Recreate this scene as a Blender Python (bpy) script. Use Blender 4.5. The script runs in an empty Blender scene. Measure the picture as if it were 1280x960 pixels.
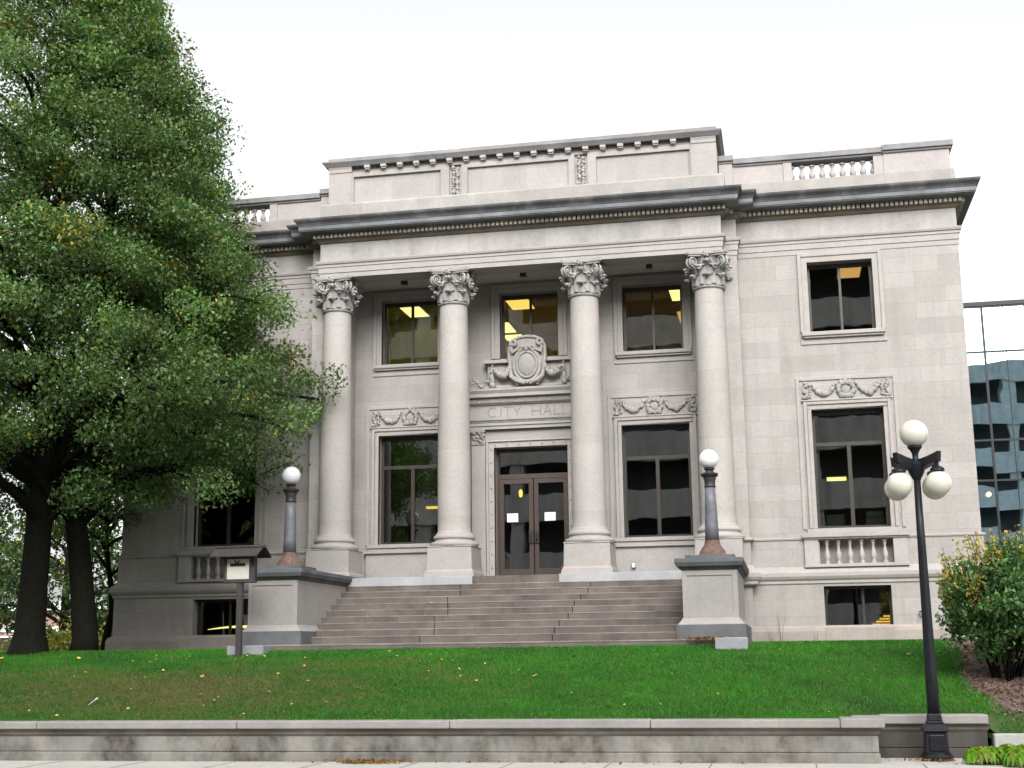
import bpy, bmesh, math, random
import numpy as np
from mathutils import Vector, Matrix, noise as mnoise

random.seed(7); rng = np.random.default_rng(7)
S = bpy.context.scene
COL = S.collection
PI = math.pi

# ------------------------------------------------------------------ helpers
class MB:
    """collects shapes; build() links them as ONE mesh object"""
    def __init__(s): s.v = []; s.f = []
    def add(s, vs, fs):
        o = len(s.v); s.v += [tuple(p) for p in vs]; s.f += [tuple(i + o for i in f) for f in fs]; return s
    def box(s, x0, x1, y0, y1, z0, z1):
        return s.add([(x0,y0,z0),(x1,y0,z0),(x1,y1,z0),(x0,y1,z0),(x0,y0,z1),(x1,y0,z1),(x1,y1,z1),(x0,y1,z1)],
                     [(0,3,2,1),(4,5,6,7),(0,1,5,4),(1,2,6,5),(2,3,7,6),(3,0,4,7)])
    def frustum(s, cx, cy, z0, w0, d0, z1, w1, d1):
        v = []
        for z, w, d in ((z0,w0,d0),(z1,w1,d1)):
            v += [(cx-w/2,cy-d/2,z),(cx+w/2,cy-d/2,z),(cx+w/2,cy+d/2,z),(cx-w/2,cy+d/2,z)]
        return s.add(v, [(0,3,2,1),(4,5,6,7),(0,1,5,4),(1,2,6,5),(2,3,7,6),(3,0,4,7)])
    def lathe(s, prof, cx=0, cy=0, cz=0, n=24, cap=True, rotfn=None):
        vs = []
        for r, z in prof:
            for k in range(n):
                a = 2*PI*k/n
                vs.append((cx+r*math.cos(a), cy+r*math.sin(a), cz+z))
        fs = []
        for i in range(len(prof)-1):
            for k in range(n):
                a, b = i*n+k, i*n+(k+1) % n
                fs.append((a, b, b+n, a+n))
        if cap:
            fs.append(tuple(range(n-1,-1,-1))); m = (len(prof)-1)*n; fs.append(tuple(m+k for k in range(n)))
        return s.add(vs, fs)
    def sphere(s, c, r, n=24, m=14, sq=(1,1,1)):
        vs = [(c[0],c[1],c[2]-r*sq[2])]; fs = []
        for i in range(1, m):
            t = -PI/2 + PI*i/m
            for k in range(n):
                a = 2*PI*k/n
                vs.append((c[0]+r*sq[0]*math.cos(t)*math.cos(a), c[1]+r*sq[1]*math.cos(t)*math.sin(a), c[2]+r*sq[2]*math.sin(t)))
        vs.append((c[0],c[1],c[2]+r*sq[2])); L = len(vs)-1
        for k in range(n):
            fs.append((0, 1+(k+1) % n, 1+k)); b = 1+(m-2)*n
            fs.append((L, b+k, b+(k+1) % n))
        for i in range(m-2):
            for k in range(n):
                a, b = 1+i*n+k, 1+i*n+(k+1) % n
                fs.append((a, b, b+n, a+n))
        return s.add(vs, fs)
    def tube(s, pts, rad, n=8, cap=True):
        pts = [Vector(p) for p in pts]; N = len(pts)
        if not hasattr(rad, '__len__'): rad = [rad]*N
        vs = []; fs = []; u = None
        for i, p in enumerate(pts):
            t = (pts[min(i+1,N-1)]-pts[max(i-1,0)])
            t = t.normalized() if t.length > 1e-9 else Vector((0,0,1))
            if u is None:
                u = t.orthogonal().normalized()
            u = (u - t*u.dot(t)); u = u.normalized() if u.length > 1e-6 else t.orthogonal().normalized()
            w = t.cross(u)
            for k in range(n):
                a = 2*PI*k/n
                vs.append(p + (u*math.cos(a)+w*math.sin(a))*rad[i])
        for i in range(N-1):
            for k in range(n):
                a, b = i*n+k, i*n+(k+1) % n
                fs.append((a, b, b+n, a+n))
        if cap: fs.append(tuple(range(n-1,-1,-1))); fs.append(tuple((N-1)*n+k for k in range(n)))
        return s.add(vs, fs)
    def sweep(s, path, prof, caps=True):
        """mitred moulding: path = plan points, prof = (out, z) from bottom to top"""
        P = [Vector((p[0], p[1])) for p in path]; n = len(P)
        nor = []
        for i in range(n-1):
            d = (P[i+1]-P[i]).normalized(); nor.append(Vector((d.y, -d.x)))
        off = []
        for i in range(n):
            if i == 0: off.append(nor[0])
            elif i == n-1: off.append(nor[-1])
            else:
                a, b = nor[i-1], nor[i]; m = (a+b)
                off.append(m / max(0.2, (1 + a.dot(b))))
        m = len(prof); vs = []; fs = []
        for i in range(n):
            for o, z in prof:
                q = P[i] + off[i]*o; vs.append((q.x, q.y, z))
        for i in range(n-1):
            for j in range(m-1):
                a = i*m+j; fs.append((a, a+m, a+m+1, a+1))
        if caps:
            fs.append(tuple(range(m))); fs.append(tuple((n-1)*m+j for j in range(m-1,-1,-1)))
        return s.add(vs, fs)
    def prism(s, poly, y0, y1):
        """outline (x,z) extruded from y0 (front) to y1"""
        n = len(poly)
        vs = [(x,y0,z) for x,z in poly]+[(x,y1,z) for x,z in poly]
        fs = [tuple(range(n)), tuple(range(2*n-1,n-1,-1))]+[(k,k+n,(k+1)%n+n,(k+1)%n) for k in range(n)]
        return s.add(vs, fs)
    def wall(s, y, x0, x1, z0, z1, holes, depth, back=None):
        """front face with holes (hx0,hx1,hz0,hz1) and their reveals"""
        xs = sorted({x0,x1}|{h[0] for h in holes}|{h[1] for h in holes})
        zs = sorted({z0,z1}|{h[2] for h in holes}|{h[3] for h in holes})
        xs = [x for x in xs if x0-1e-6 <= x <= x1+1e-6]; zs = [z for z in zs if z0-1e-6 <= z <= z1+1e-6]
        for i in range(len(xs)-1):
            for j in range(len(zs)-1):
                cx, cz = (xs[i]+xs[i+1])/2, (zs[j]+zs[j+1])/2
                if any(h[0]<cx<h[1] and h[2]<cz<h[3] for h in holes): continue
                s.add([(xs[i],y,zs[j]),(xs[i+1],y,zs[j]),(xs[i+1],y,zs[j+1]),(xs[i],y,zs[j+1])],[(0,1,2,3)])
        for a,b,c,d in holes:
            e = y+depth
            s.add([(a,y,c),(b,y,c),(b,y,d),(a,y,d),(a,e,c),(b,e,c),(b,e,d),(a,e,d)],
                  [(0,4,5,1),(1,5,6,2),(2,6,7,3),(3,7,4,0)])
        return s
    def build(s, name, mat, parent=None, smooth=False, bevel=0, loc=None, auto=None):
        me = bpy.data.meshes.new(name); me.from_pydata(s.v, [], s.f); me.update()
        bm = bmesh.new(); bm.from_mesh(me); bmesh.ops.remove_doubles(bm, verts=bm.verts, dist=1e-5)
        bm.to_mesh(me); bm.free()
        me.materials.append(mat)
        if smooth: me.polygons.foreach_set('use_smooth', [True]*len(me.polygons))
        o = bpy.data.objects.new(name, me); COL.objects.link(o)
        if parent: o.parent = parent
        if loc: o.location = loc
        if smooth and auto:
            me.set_sharp_from_angle(angle=math.radians(auto))
        if bevel:
            b = o.modifiers.new('edge', 'BEVEL'); b.width = bevel; b.segments = 2; b.limit_method = 'ANGLE'; b.angle_limit = math.radians(40)
        return o

def tag(o, label=None, cat=None, group=None, kind=None):
    if label: o['label'] = label
    if cat: o['category'] = cat
    if group: o['group'] = group
    if kind: o['kind'] = kind
    return o
def empty(name, loc=(0,0,0), rz=0, parent=None):
    o = bpy.data.objects.new(name, None); COL.objects.link(o); o.location = loc; o.rotation_euler = (0,0,rz)
    o.empty_display_size = .2
    if parent: o.parent = parent
    return o
def copy_tree(o, parent=None):
    c = o.copy(); COL.objects.link(c)
    if parent: c.parent = parent
    for ch in [x for x in list(COL.objects) if x.parent == o]: copy_tree(ch, c)
    return c

# ------------------------------------------------------------------ materials
def nt(name):
    m = bpy.data.materials.new(name); m.use_nodes = True; t = m.node_tree
    return m, t, t.nodes['Principled BSDF']
def N(t, typ, **kw):
    n = t.nodes.new(typ)
    for k, v in kw.items():
        if k in n.inputs: n.inputs[k].default_value = v
        else: setattr(n, k, v)
    return n
def ramp(t, fac, stops):
    r = t.nodes.new('ShaderNodeValToRGB'); cr = r.color_ramp
    while len(cr.elements) < len(stops): cr.elements.new(.5)
    for e, (p, c) in zip(cr.elements, stops):
        e.position = p; e.color = (*c, 1) if len(c) == 3 else c
    t.links.new(fac, r.inputs['Fac']); return r.outputs['Color']
def mix(t, a, b, fac, mode='MIX'):
    m = t.nodes.new('ShaderNodeMix'); m.data_type = 'RGBA'; m.blend_type = mode
    for sock, v in (('Factor', fac), ('A', a), ('B', b)):
        s_ = [i for i in m.inputs if i.name == sock and (i.type == ('VALUE' if sock == 'Factor' else 'RGBA'))][0]
        if hasattr(v, 'links'): t.links.new(v, s_)
        elif sock == 'Factor': s_.default_value = v
        else: s_.default_value = (*v, 1) if len(v) == 3 else v
    return [o for o in m.outputs if o.type == 'RGBA'][0]
def pos(t): return t.nodes.new('ShaderNodeNewGeometry').outputs['Position']
def mapped(t, vec, scale):
    m = t.nodes.new('ShaderNodeMapping'); m.inputs['Scale'].default_value = scale; t.links.new(vec, m.inputs['Vector']); return m.outputs['Vector']
def noise(t, vec, scale, detail=4, rough=.55):
    n = N(t, 'ShaderNodeTexNoise', Scale=scale, Detail=detail, Roughness=rough); t.links.new(vec, n.inputs['Vector']); return n.outputs['Fac']

def stone(name, col, var=.12, joints=None, stain=None, stain_amt=.35, rough=.85, bump=.15, streak=(1.2,1.2,.16), tint=(1.0,.98,.965), mortar=.80, lo=.46, hi=.70):
    """ashlar stone: mottling, optional block joints with a tone per block, and weather stains with a shape of their own"""
    m, t, b = nt(name); P = pos(t)
    n1 = noise(t, P, 1.7, 6); n2 = noise(t, P, 14, 5)
    c = ramp(t, n1, [(.3, tuple(x*(1-var) for x in col)), (.7, tuple(min(1, x*(1+var)*k) for x, k in zip(col, tint)))])
    c = mix(t, c, ramp(t, n2, [(.3,(.86,.86,.87)),(.7,(1.06,1.05,1.04))]), .7, 'MULTIPLY')
    hgt = n2
    if joints:
        bw, rh, amt = joints
        sep = t.nodes.new('ShaderNodeSeparateXYZ'); t.links.new(P, sep.inputs[0])
        ad = N(t, 'ShaderNodeMath', operation='ADD'); t.links.new(sep.outputs[0], ad.inputs[0]); t.links.new(sep.outputs[1], ad.inputs[1])
        cb = t.nodes.new('ShaderNodeCombineXYZ'); t.links.new(ad.outputs[0], cb.inputs[0]); t.links.new(sep.outputs[2], cb.inputs[1])
        br = N(t, 'ShaderNodeTexBrick', Scale=1.0); br.inputs['Brick Width'].default_value = bw; br.inputs['Row Height'].default_value = rh
        br.inputs['Mortar Size'].default_value = .006; br.inputs['Mortar Smooth'].default_value = .3
        br.inputs['Color1'].default_value = (1-amt,1-amt*1.05,1-amt*1.15,1); br.inputs['Color2'].default_value = (1+amt*.6,1+amt*.55,1+amt*.6,1)
        br.inputs['Mortar'].default_value = (mortar,mortar*.985,mortar*.97,1); br.offset = .45; br.squash = 1.35; br.squash_frequency = 3
        t.links.new(cb.outputs[0], br.inputs['Vector'])
        c = mix(t, c, br.outputs['Color'], 1.0, 'MULTIPLY')
    if stain:
        sv = mapped(t, P, streak)
        sf = ramp(t, noise(t, sv, 1.6, 6, .62), [(lo,(0,0,0)),(hi,(min(1,stain_amt),)*3)])
        sp = noise(t, P, 6, 4)
        sf2 = mix(t, sf, ramp(t, sp, [(.3,(.35,.35,.35)),(.65,(1,1,1))]), 1.0, 'MULTIPLY')
        c = mix(t, c, stain, sf2)
    t.links.new(c, b.inputs['Base Color']); b.inputs['Roughness'].default_value = rough
    b.inputs['Specular IOR Level'].default_value = .25
    bp = N(t, 'ShaderNodeBump', Strength=bump, Distance=.01); t.links.new(hgt, bp.inputs['Height']); t.links.new(bp.outputs[0], b.inputs['Normal'])
    return m
def plain(name, col, rough=.5, metal=0, spec=.5, var=.15, scale=9, bump=0):
    m, t, b = nt(name); P = pos(t); n1 = noise(t, P, scale, 5)
    c = ramp(t, n1, [(.3, tuple(x*(1-var) for x in col)), (.7, tuple(min(1,x*(1+var)) for x in col))])
    t.links.new(c, b.inputs['Base Color']); b.inputs['Roughness'].default_value = rough; b.inputs['Metallic'].default_value = metal
    b.inputs['Specular IOR Level'].default_value = spec
    if bump:
        bp = N(t, 'ShaderNodeBump', Strength=bump, Distance=.01); t.links.new(n1, bp.inputs['Height']); t.links.new(bp.outputs[0], b.inputs['Normal'])
    return m
def emit(name, col, st):
    m, t, b = nt(name); b.inputs['Base Color'].default_value = (*col,1)
    b.inputs['Emission Color'].default_value = (*col,1); b.inputs['Emission Strength'].default_value = st; return m
def glass(name, tint, ior=1.5, wav=.0016):
    m, t, b = nt(name); out = t.nodes['Material Output']; t.nodes.remove(b)
    tr = N(t, 'ShaderNodeBsdfTransparent'); tr.inputs['Color'].default_value = (*tint,1)
    gl = N(t, 'ShaderNodeBsdfGlossy', Roughness=0.0); gl.inputs['Color'].default_value = (.95,.97,1,1)
    fr = N(t, 'ShaderNodeFresnel', IOR=ior); mx = t.nodes.new('ShaderNodeMixShader')
    n = noise(t, pos(t), .9, 2); bp = N(t, 'ShaderNodeBump', Strength=1.0, Distance=wav); t.links.new(n, bp.inputs['Height'])
    t.links.new(bp.outputs[0], gl.inputs['Normal'])
    t.links.new(fr.outputs[0], mx.inputs[0]); t.links.new(tr.outputs[0], mx.inputs[1]); t.links.new(gl.outputs[0], mx.inputs[2])
    t.links.new(mx.outputs[0], out.inputs['Surface']); return m
def leafmat(name, transl=.35, rough=.5):
    m, t, b = nt(name); out = t.nodes['Material Output']
    a = N(t, 'ShaderNodeAttribute', attribute_name='leaf_tone')
    t.links.new(a.outputs['Color'], b.inputs['Base Color']); b.inputs['Roughness'].default_value = rough; b.inputs['Specular IOR Level'].default_value = .35
    tr = t.nodes.new('ShaderNodeBsdfTranslucent'); mx = N(t, 'ShaderNodeMixShader'); mx.inputs[0].default_value = transl
    lt = mix(t, a.outputs['Color'], (1.25,1.35,.55), 1.0, 'MULTIPLY'); t.links.new(lt, tr.inputs['Color'])
    t.links.new(b.outputs[0], mx.inputs[1]); t.links.new(tr.outputs[0], mx.inputs[2]); t.links.new(mx.outputs[0], out.inputs['Surface']); return m

LIME = (.340,.323,.308)
M = {}
M['wall'] = stone('ashlar_limestone', LIME, .07, joints=(1.25,.38,.10), stain=(.22,.205,.19), stain_amt=.55, streak=(1.9,1.9,.2))
M['lime'] = stone('carved_limestone', LIME, .08, stain=(.30,.29,.27), stain_amt=.4)
M['limel'] = stone('pale_limestone', (.355,.333,.326), .08, stain=(.40,.38,.36), stain_amt=.25)
M['drum'] = stone('column_drums', (.368,.349,.332), .06, joints=(60,1.62,.06), mortar=.88, stain=(.42,.40,.37), stain_amt=.25)
M['soffit'] = stone('pale_painted_soffit', (.52,.50,.465), .05, stain=(.40,.38,.34), stain_amt=.3)
M['frieze'] = stone('frieze_limestone', (.368,.354,.342), .09, joints=(1.9,5.4,.05), stain=(.18,.175,.17), stain_amt=.75, streak=(1.1,1.1,.22))
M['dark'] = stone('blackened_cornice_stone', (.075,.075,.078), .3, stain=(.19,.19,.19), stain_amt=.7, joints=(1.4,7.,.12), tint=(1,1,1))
M['copingd'] = stone('dark_pier_coping_stone', (.115,.12,.128), .22, stain=(.05,.05,.05), stain_amt=.6, tint=(1,1,1))
M['attic'] = stone('attic_limestone', (.328,.310,.300), .07, joints=(1.16,.86,.07), stain=(.40,.37,.35), stain_amt=.3)
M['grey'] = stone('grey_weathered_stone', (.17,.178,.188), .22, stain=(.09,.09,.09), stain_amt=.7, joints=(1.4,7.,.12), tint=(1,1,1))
M['brown'] = stone('brown_weathered_shaded_stone', (.17,.15,.12), .25, stain=(.06,.055,.045), stain_amt=.7)  # brown bed moulding, darkened further for the shade in the dentil gaps
M['dent'] = stone('dentil_stone', (.44,.40,.345), .2, stain=(.12,.11,.095), stain_amt=.6, streak=(1.5,1.5,.5))  # lightened so the gaps between dentils look more shaded
M['relief'] = stone('carved_relief_stone', (.315,.297,.283), .1, stain=(.13,.19,.18), stain_amt=.55, streak=(3,3,2))
M['cap'] = stone('capital_stone', (.335,.32,.308), .12, stain=(.10,.145,.14), stain_amt=.6, streak=(3,3,1.5))
M['coping'] = stone('attic_coping_stone', (.24,.235,.235), .2, stain=(.13,.13,.14), stain_amt=.75, joints=(1.5,9.,.1), streak=(.7,.7,.5), tint=(1,1,1))
M['plinth'] = stone('parapet_plinth_stone', (.325,.312,.298), .15, stain=(.23,.24,.24), stain_amt=.7, joints=(1.5,9.,.09), streak=(.7,.7,.5))
M['base'] = stone('foundation_stone', (.33,.30,.275), .12, stain=(.20,.185,.165), stain_amt=.5, joints=(1.5,7,.08))
M['pier'] = stone('pier_limestone', (.315,.30,.288), .09, stain=(.25,.23,.21), stain_amt=.45)
M['bluestone'] = stone('blue_grey_stone', (.122,.126,.134), .2, stain=(.15,.15,.15), stain_amt=.5, tint=(1,1,1))
M['block'] = stone('pale_block_stone', (.27,.28,.30), .12, stain=(.2,.2,.2), stain_amt=.4, tint=(1,1,1))
M['strip'] = stone('pale_stylobate_stone', (.36,.365,.375), .12, stain=(.30,.30,.31), stain_amt=.5, tint=(1,1,1))
M['step'] = stone('brown_granite_steps', (.150,.130,.118), .24, stain=(.06,.05,.045), stain_amt=.8, streak=(.9,.9,.5), bump=.25)
M['conc'] = stone('weathered_concrete', (.285,.278,.255), .2, stain=(.075,.066,.053), stain_amt=1.0, lo=.42, hi=.60, streak=(.75,.75,.45), bump=.3)
M['conccap'] = stone('concrete_coping', (.325,.313,.303), .12, stain=(.27,.245,.235), stain_amt=.7, joints=(2.6,9,.06))
M['walk'] = stone('concrete_sidewalk', (.50,.49,.455), .08, stain=(.36,.34,.32), stain_amt=.5, streak=(1,1,1))
M['planter'] = stone('light_concrete', (.42,.42,.40), .1, stain=(.25,.25,.23), stain_amt=.5)
M['bronze'] = plain('dark_bronze', (.045,.038,.032), .4, .3, .5)
M['bronzedoor'] = plain('bronze_door', (.075,.055,.048), .4, .4, .5)
M['black'] = plain('black_metal', (.009,.010,.014), .42, .0, .3, .3)
M['postgrey'] = plain('grey_painted_iron', (.115,.118,.135), .5, .0, .5, .2)
M['rust'] = plain('rusty_iron', (.135,.088,.070), .75, .0, .3, .35, 14)
M['iron'] = plain('dark_iron', (.03,.027,.025), .55, .0, .4, .3)
M['globe'] = plain('white_glass_globe', (.74,.755,.785), .25, 0, .5, .015)
M['globec'] = plain('cream_glass_globe', (.62,.60,.51), .25, 0, .5, .05, 3)
M['paper'] = plain('white_paper', (.88,.88,.90), .7, 0, .2, .02)
M['sign'] = plain('cream_sign_board', (.50,.49,.43), .6, 0, .3, .05)
M['woodd'] = plain('dark_weathered_wood', (.05,.043,.045), .75, 0, .3, .35, 20)
M['shingle'] = plain('weathered_shingles', (.055,.047,.045), .85, 0, .2, .4, 25, .4)
M['ink'] = plain('dark_sign_ink', (.03,.028,.026), .7, 0, .2, .1)
M['room'] = plain('dim_room', (.68,.60,.38), .9, 0, .1, .15, 1.5)
M['roomg'] = plain('green_room_wall', (.54,.56,.20), .9, 0, .1, .15, 2)
M['roomd'] = plain('dark_room', (.20,.19,.17), .9, 0, .1, .2, 1.5)
M['glass'] = glass('window_glass', (.74,.76,.72), 2.05)
M['asphalt'] = stone('asphalt', (.055,.055,.057), .2, stain=(.03,.03,.03), stain_amt=.5, tint=(1,1,1))
M['bark'] = plain('tree_bark', (.011,.011,.008), .95, 0, .1, .4, 16, .8)
M['leaf'] = leafmat('tree_leaves'); M['blade'] = leafmat('grass_blades', .25, .6)
M['soil'] = stone('turf_soil', (.05,.085,.022), .3, stain=(.10,.08,.04), stain_amt=.6, streak=(.6,.6,.6), tint=(1,1,1))
M['mulch'] = stone('reddish_mulch', (.17,.115,.10), .3, stain=(.07,.05,.045), stain_amt=.8, streak=(9,9,9), bump=1.0)
M['earth'] = stone('ground_earth', (.07,.10,.035), .3, stain=(.12,.11,.07), stain_amt=.5, streak=(.2,.2,.2))
M['farbrick'] = stone('far_red_brick', (.30,.19,.165), .1, joints=(.6,.2,.06))
M['nosing'] = stone('worn_step_edges', (.27,.245,.225), .2, stain=(.10,.09,.08), stain_amt=.8, streak=(.8,.8,.8))
M['white'] = plain('white_paint', (.70,.75,.77), .5, 0, .4, .04)
M['garage'] = stone('garage_concrete', (.80,.80,.78), .12, stain=(.2,.2,.19), stain_amt=.6)
M['garaged'] = plain('dark_parking_deck', (.17,.17,.175), .9, 0, .1, .2, 1)
M['carbody'] = plain('white_car_paint', (.72,.74,.78), .25, 0, .5, .02)
M['tyre'] = plain('black_rubber', (.02,.02,.02), .8, 0, .3, .1)
M['carglass'] = plain('dark_car_glass', (.02,.022,.025), .08, 0, .6, .1)
M['red'] = plain('red_tail_lamp', (.4,.02,.02), .3, 0, .5, .1)
M['lamp_y'] = emit('warm_fluorescent', (1,.60,.13), 1.2)
M['lamp_p'] = emit('pale_fluorescent', (1,.83,.30), 1.4)
M['lamp_d'] = emit('dim_amber_panel', (1,.56,.17), .62)
M['lamp_o'] = emit('orange_lamp', (1,.42,.08), 2.5)
M['lamp_s'] = emit('bright_strip', (1,.60,.10), 1.0)
M['litter'] = plain('white_litter', (.8,.85,.9), .6, 0, .3, .02)
M['equip'] = plain('office_equipment', (.45,.46,.45), .6, 0, .3, .1)
def mirror():
    m, t, b = nt('reflective_curtain_glass'); 
    b.inputs['Base Color'].default_value = (.37,.53,.64,1); b.inputs['Metallic'].default_value = 1; b.inputs['Roughness'].default_value = .0
    P = pos(t); n = noise(t, P, .30, 2); bp = N(t, 'ShaderNodeBump', Strength=1.0, Distance=.009); t.links.new(n, bp.inputs['Height']); t.links.new(bp.outputs[0], b.inputs['Normal'])
    return m
M['mirror'] = mirror()

# ------------------------------------------------------------------ camera, light, sky
f_px, yaw, pitch, roll = 1676.4531, .1969, .1986, .0123
CAM = Vector((6.0875, -31.8306, 0))
F = Vector((-math.sin(yaw)*math.cos(pitch), math.cos(yaw)*math.cos(pitch), math.sin(pitch)))
r0 = Vector((math.cos(yaw), math.sin(yaw), 0)); u0 = r0.cross(F)
rr = r0*math.cos(roll)-u0*math.sin(roll); uu = u0*math.cos(roll)+r0*math.sin(roll)
cd = bpy.data.cameras.new('camera'); co = bpy.data.objects.new('camera', cd); COL.objects.link(co)
mw = Matrix(((rr.x,uu.x,-F.x,CAM.x),(rr.y,uu.y,-F.y,CAM.y),(rr.z,uu.z,-F.z,CAM.z),(0,0,0,1)))
co.matrix_world = mw; cd.sensor_width = 36; cd.lens = f_px/1280*36; cd.clip_end = 2000; cd.clip_start = .2
S.camera = co
W = bpy.data.worlds.new('World'); S.world = W; W.use_nodes = True; wt = W.node_tree
sky = wt.nodes.new('ShaderNodeTexSky'); sky.sky_type = 'NISHITA'; sky.sun_disc = False
SUN_EL, SUN_AZ = math.radians(36), math.radians(12)     # azimuth measured from -Y (viewer side) towards +X
sky.sun_elevation = SUN_EL; sky.air_density = 1.0; sky.dust_density = 4.0; sky.ozone_density = 1.0
sd = Vector((math.sin(SUN_AZ)*math.cos(SUN_EL), -math.cos(SUN_AZ)*math.cos(SUN_EL), math.sin(SUN_EL)))
sky.sun_rotation = math.atan2(sd.x, sd.y)
hs = wt.nodes.new('ShaderNodeHueSaturation'); hs.inputs['Saturation'].default_value = .10
bg = wt.nodes['Background']; bg.inputs['Strength'].default_value = .15
wt.links.new(sky.outputs[0], hs.inputs['Color']); wt.links.new(hs.outputs[0], bg.inputs['Color'])
sl = bpy.data.lights.new('sun', 'SUN'); so = bpy.data.objects.new('sun', sl); COL.objects.link(so)
sl.energy = 1.5; sl.angle = math.radians(55); sl.color = (1,.985,.965)
so.rotation_euler = (-sd).to_track_quat('-Z','Y').to_euler(); so.location = (20,-40,40)
S.view_settings.view_transform = 'Standard'; S.view_settings.look = 'None'; S.view_settings.gamma = 1
S.view_settings.exposure = 1.08; S.view_settings.use_curve_mapping = False
S.cycles.max_bounces = 8; S.cycles.transparent_max_bounces = 12; S.cycles.use_denoising = True
S.cycles.caustics_reflective = False; S.cycles.caustics_refractive = False

# ================================================================== CITY HALL
hall = empty('city_hall', (0,3,0.15)); tag(hall, 'grey limestone city hall with four tall columns and broad front steps', 'city hall')
HO = Vector((0,3,.15))
def part(mb, name, mat, parent=None, **k):
    """child of the hall given in world coordinates"""
    p = parent or hall
    o = mb.build(name, mat, p, **k)
    base = Vector((0,0,0)); q = p
    while q is not None: base += q.location; q = q.parent
    if not k.get('loc'): o.location = -base
    return o
BX, PX, PY, BY = 5.36, 5.02, -.74, -.34
W2, C2 = 10.5, 1.0
BACK = 14.0
RX = 4.62                      # recess half width
WU = [(6.99,8.50),(-8.50,-6.99)]; WL = [(6.905,8.54),(-8.54,-6.905)]; WB = [(6.955,8.446),(-8.446,-6.955)]
RU = [(2.408,3.914),(-3.914,-2.408),(-.756,.756)]; RL = [(2.303,3.981),(-3.981,-2.303)]
ZU, ZL, ZB = (7.405,9.125), (2.755,5.555), (.50,1.43)
DOOR = (-.94,.94,1.80,5.11)
# ---- walls
w = MB()
for s_, wu, wl in ((1,WU[0],WL[0]),(-1,WU[1],WL[1])):
    x0, x1 = (BX,W2) if s_ > 0 else (-W2,-BX)
    w.wall(0, x0, x1, 2.52, 9.4, [(*wu,*ZU),(*wl,*ZL)], .42)
w.wall(C2, -RX, RX, 1.7, 9.44, [(a,b,*ZU) for a,b in RU]+[(a,b,*ZL) for a,b in RL]+[DOOR], .42)
for s_ in (1,-1):             # the piers beside the recess, full height
    a, b = sorted((s_*RX, s_*BX)); w.box(a, b, BY, C2+.02, .1, 9.4)
    w.box(*sorted((s_*W2, s_*(W2-.02))), 0.001, BACK, 2.5, 9.4)
w.box(-W2, W2, BACK-.02, BACK, 0, 10.3)
part(w, 'wall', M['wall'])
for s_, wb in ((1,WB[0]),(-1,WB[1])):
    d = MB()                       # dado and lower storey, a little proud of the wall above
    x0, x1 = (BX-.05,W2+.1) if s_ > 0 else (-W2-.1,-BX+.05)
    d.wall(-.10, x0, x1, .5, 1.5, [(*wb,*ZB)], .5)
    d.box(*sorted((s_*(W2+.1), s_*(W2+.08))), -.098, BACK, .5, 1.5)
    # dado with the niche behind the window balusters
    xi = (6.92,8.56) if s_ > 0 else (-8.56,-6.92)
    a, b = (BX,W2+.05) if s_ > 0 else (-W2-.05,-BX)
    d.wall(-.05, a, b, 1.80, 2.52, [(*xi,1.93,2.49)], .26)
    d.box(*xi, .2, .24, 1.9, 2.5)
    d.box(*sorted((s_*(W2+.05), s_*(W2+.03))), -.048, BACK, 1.8, 2.5)
    part(d, 'lower_wall', M['wall'])
wing_path = [[(-W2,BACK),(-W2,0),(-BX,0),(-BX,BY),(-RX,BY)], [(RX,BY),(BX,BY),(BX,0),(W2,0),(W2,BACK)]]
for p in wing_path:
    wt_ = MB(); bs_ = MB(); st_ = MB()
    wt_.sweep(p, [(.08,1.46),(.13,1.50),(.13,1.56),(.17,1.60),(.20,1.66),(.20,1.74),(.16,1.79),(.07,1.85),(.03,1.93),(0,1.93)])
    bs_.sweep(p, [(.0,.0),(.22,.0),(.22,.42),(.19,.50),(.11,.55),(0,.55)])
    st_.sweep(p, [(.0,2.47),(.075,2.50),(.085,2.535),(.04,2.56),(0,2.56)])
    part(wt_, 'water_table', M['lime']); part(bs_, 'foundation', M['base']); part(st_, 'string_course', M['lime'])
# ---- entablature and cornice, broken forward over the portico
cp = [(-W2,BACK),(-W2,0),(-BX,0),(-BX,BY),(-PX,BY),(-PX,PY),(PX,PY),(PX,BY),(BX,BY),(BX,0),(W2,0),(W2,BACK)]
e = MB().sweep(cp, [(0,9.34),(.015,9.34),(.015,9.455),(.035,9.465),(.035,9.60),(.055,9.61),(.055,9.675),(.085,9.69),(.10,9.735),(.10,9.765),(0,9.78)])
ent = part(e, 'entablature', M['lime'])
e = MB().sweep(cp, [(0,9.76),(0.002,9.76),(0.002,10.28),(0,10.28)]); part(e, 'frieze', M['frieze'], ent)
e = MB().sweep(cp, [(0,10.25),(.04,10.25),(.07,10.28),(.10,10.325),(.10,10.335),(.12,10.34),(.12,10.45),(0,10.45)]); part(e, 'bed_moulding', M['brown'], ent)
e = MB()
for (ax,ay),(bx,by) in zip(cp[:-1], cp[1:]):
    L = math.hypot(bx-ax, by-ay); dx, dy = (bx-ax)/L, (by-ay)/L; nx, ny = dy, -dx
    n = int((L+.36)/.112)
    if L < .5: n = 2
    for k in range(n):
        tt = (k+.5)/n*(L+.3)-.15 if L > .5 else (k+.5)/n*L
        hw = .036; P0 = []
        for z in (10.345,10.435):
            for a, o in ((-hw,.1),(hw,.1),(hw,.21),(-hw,.21)):
                P0.append((ax+dx*(tt+a)+nx*o, ay+dy*(tt+a)+ny*o, z))
        e.add(P0, [(0,1,2,3),(7,6,5,4),(0,4,5,1),(1,5,6,2),(2,6,7,3),(3,7,4,0)])
part(e, 'dentil_course', M['dent'], ent)
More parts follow.
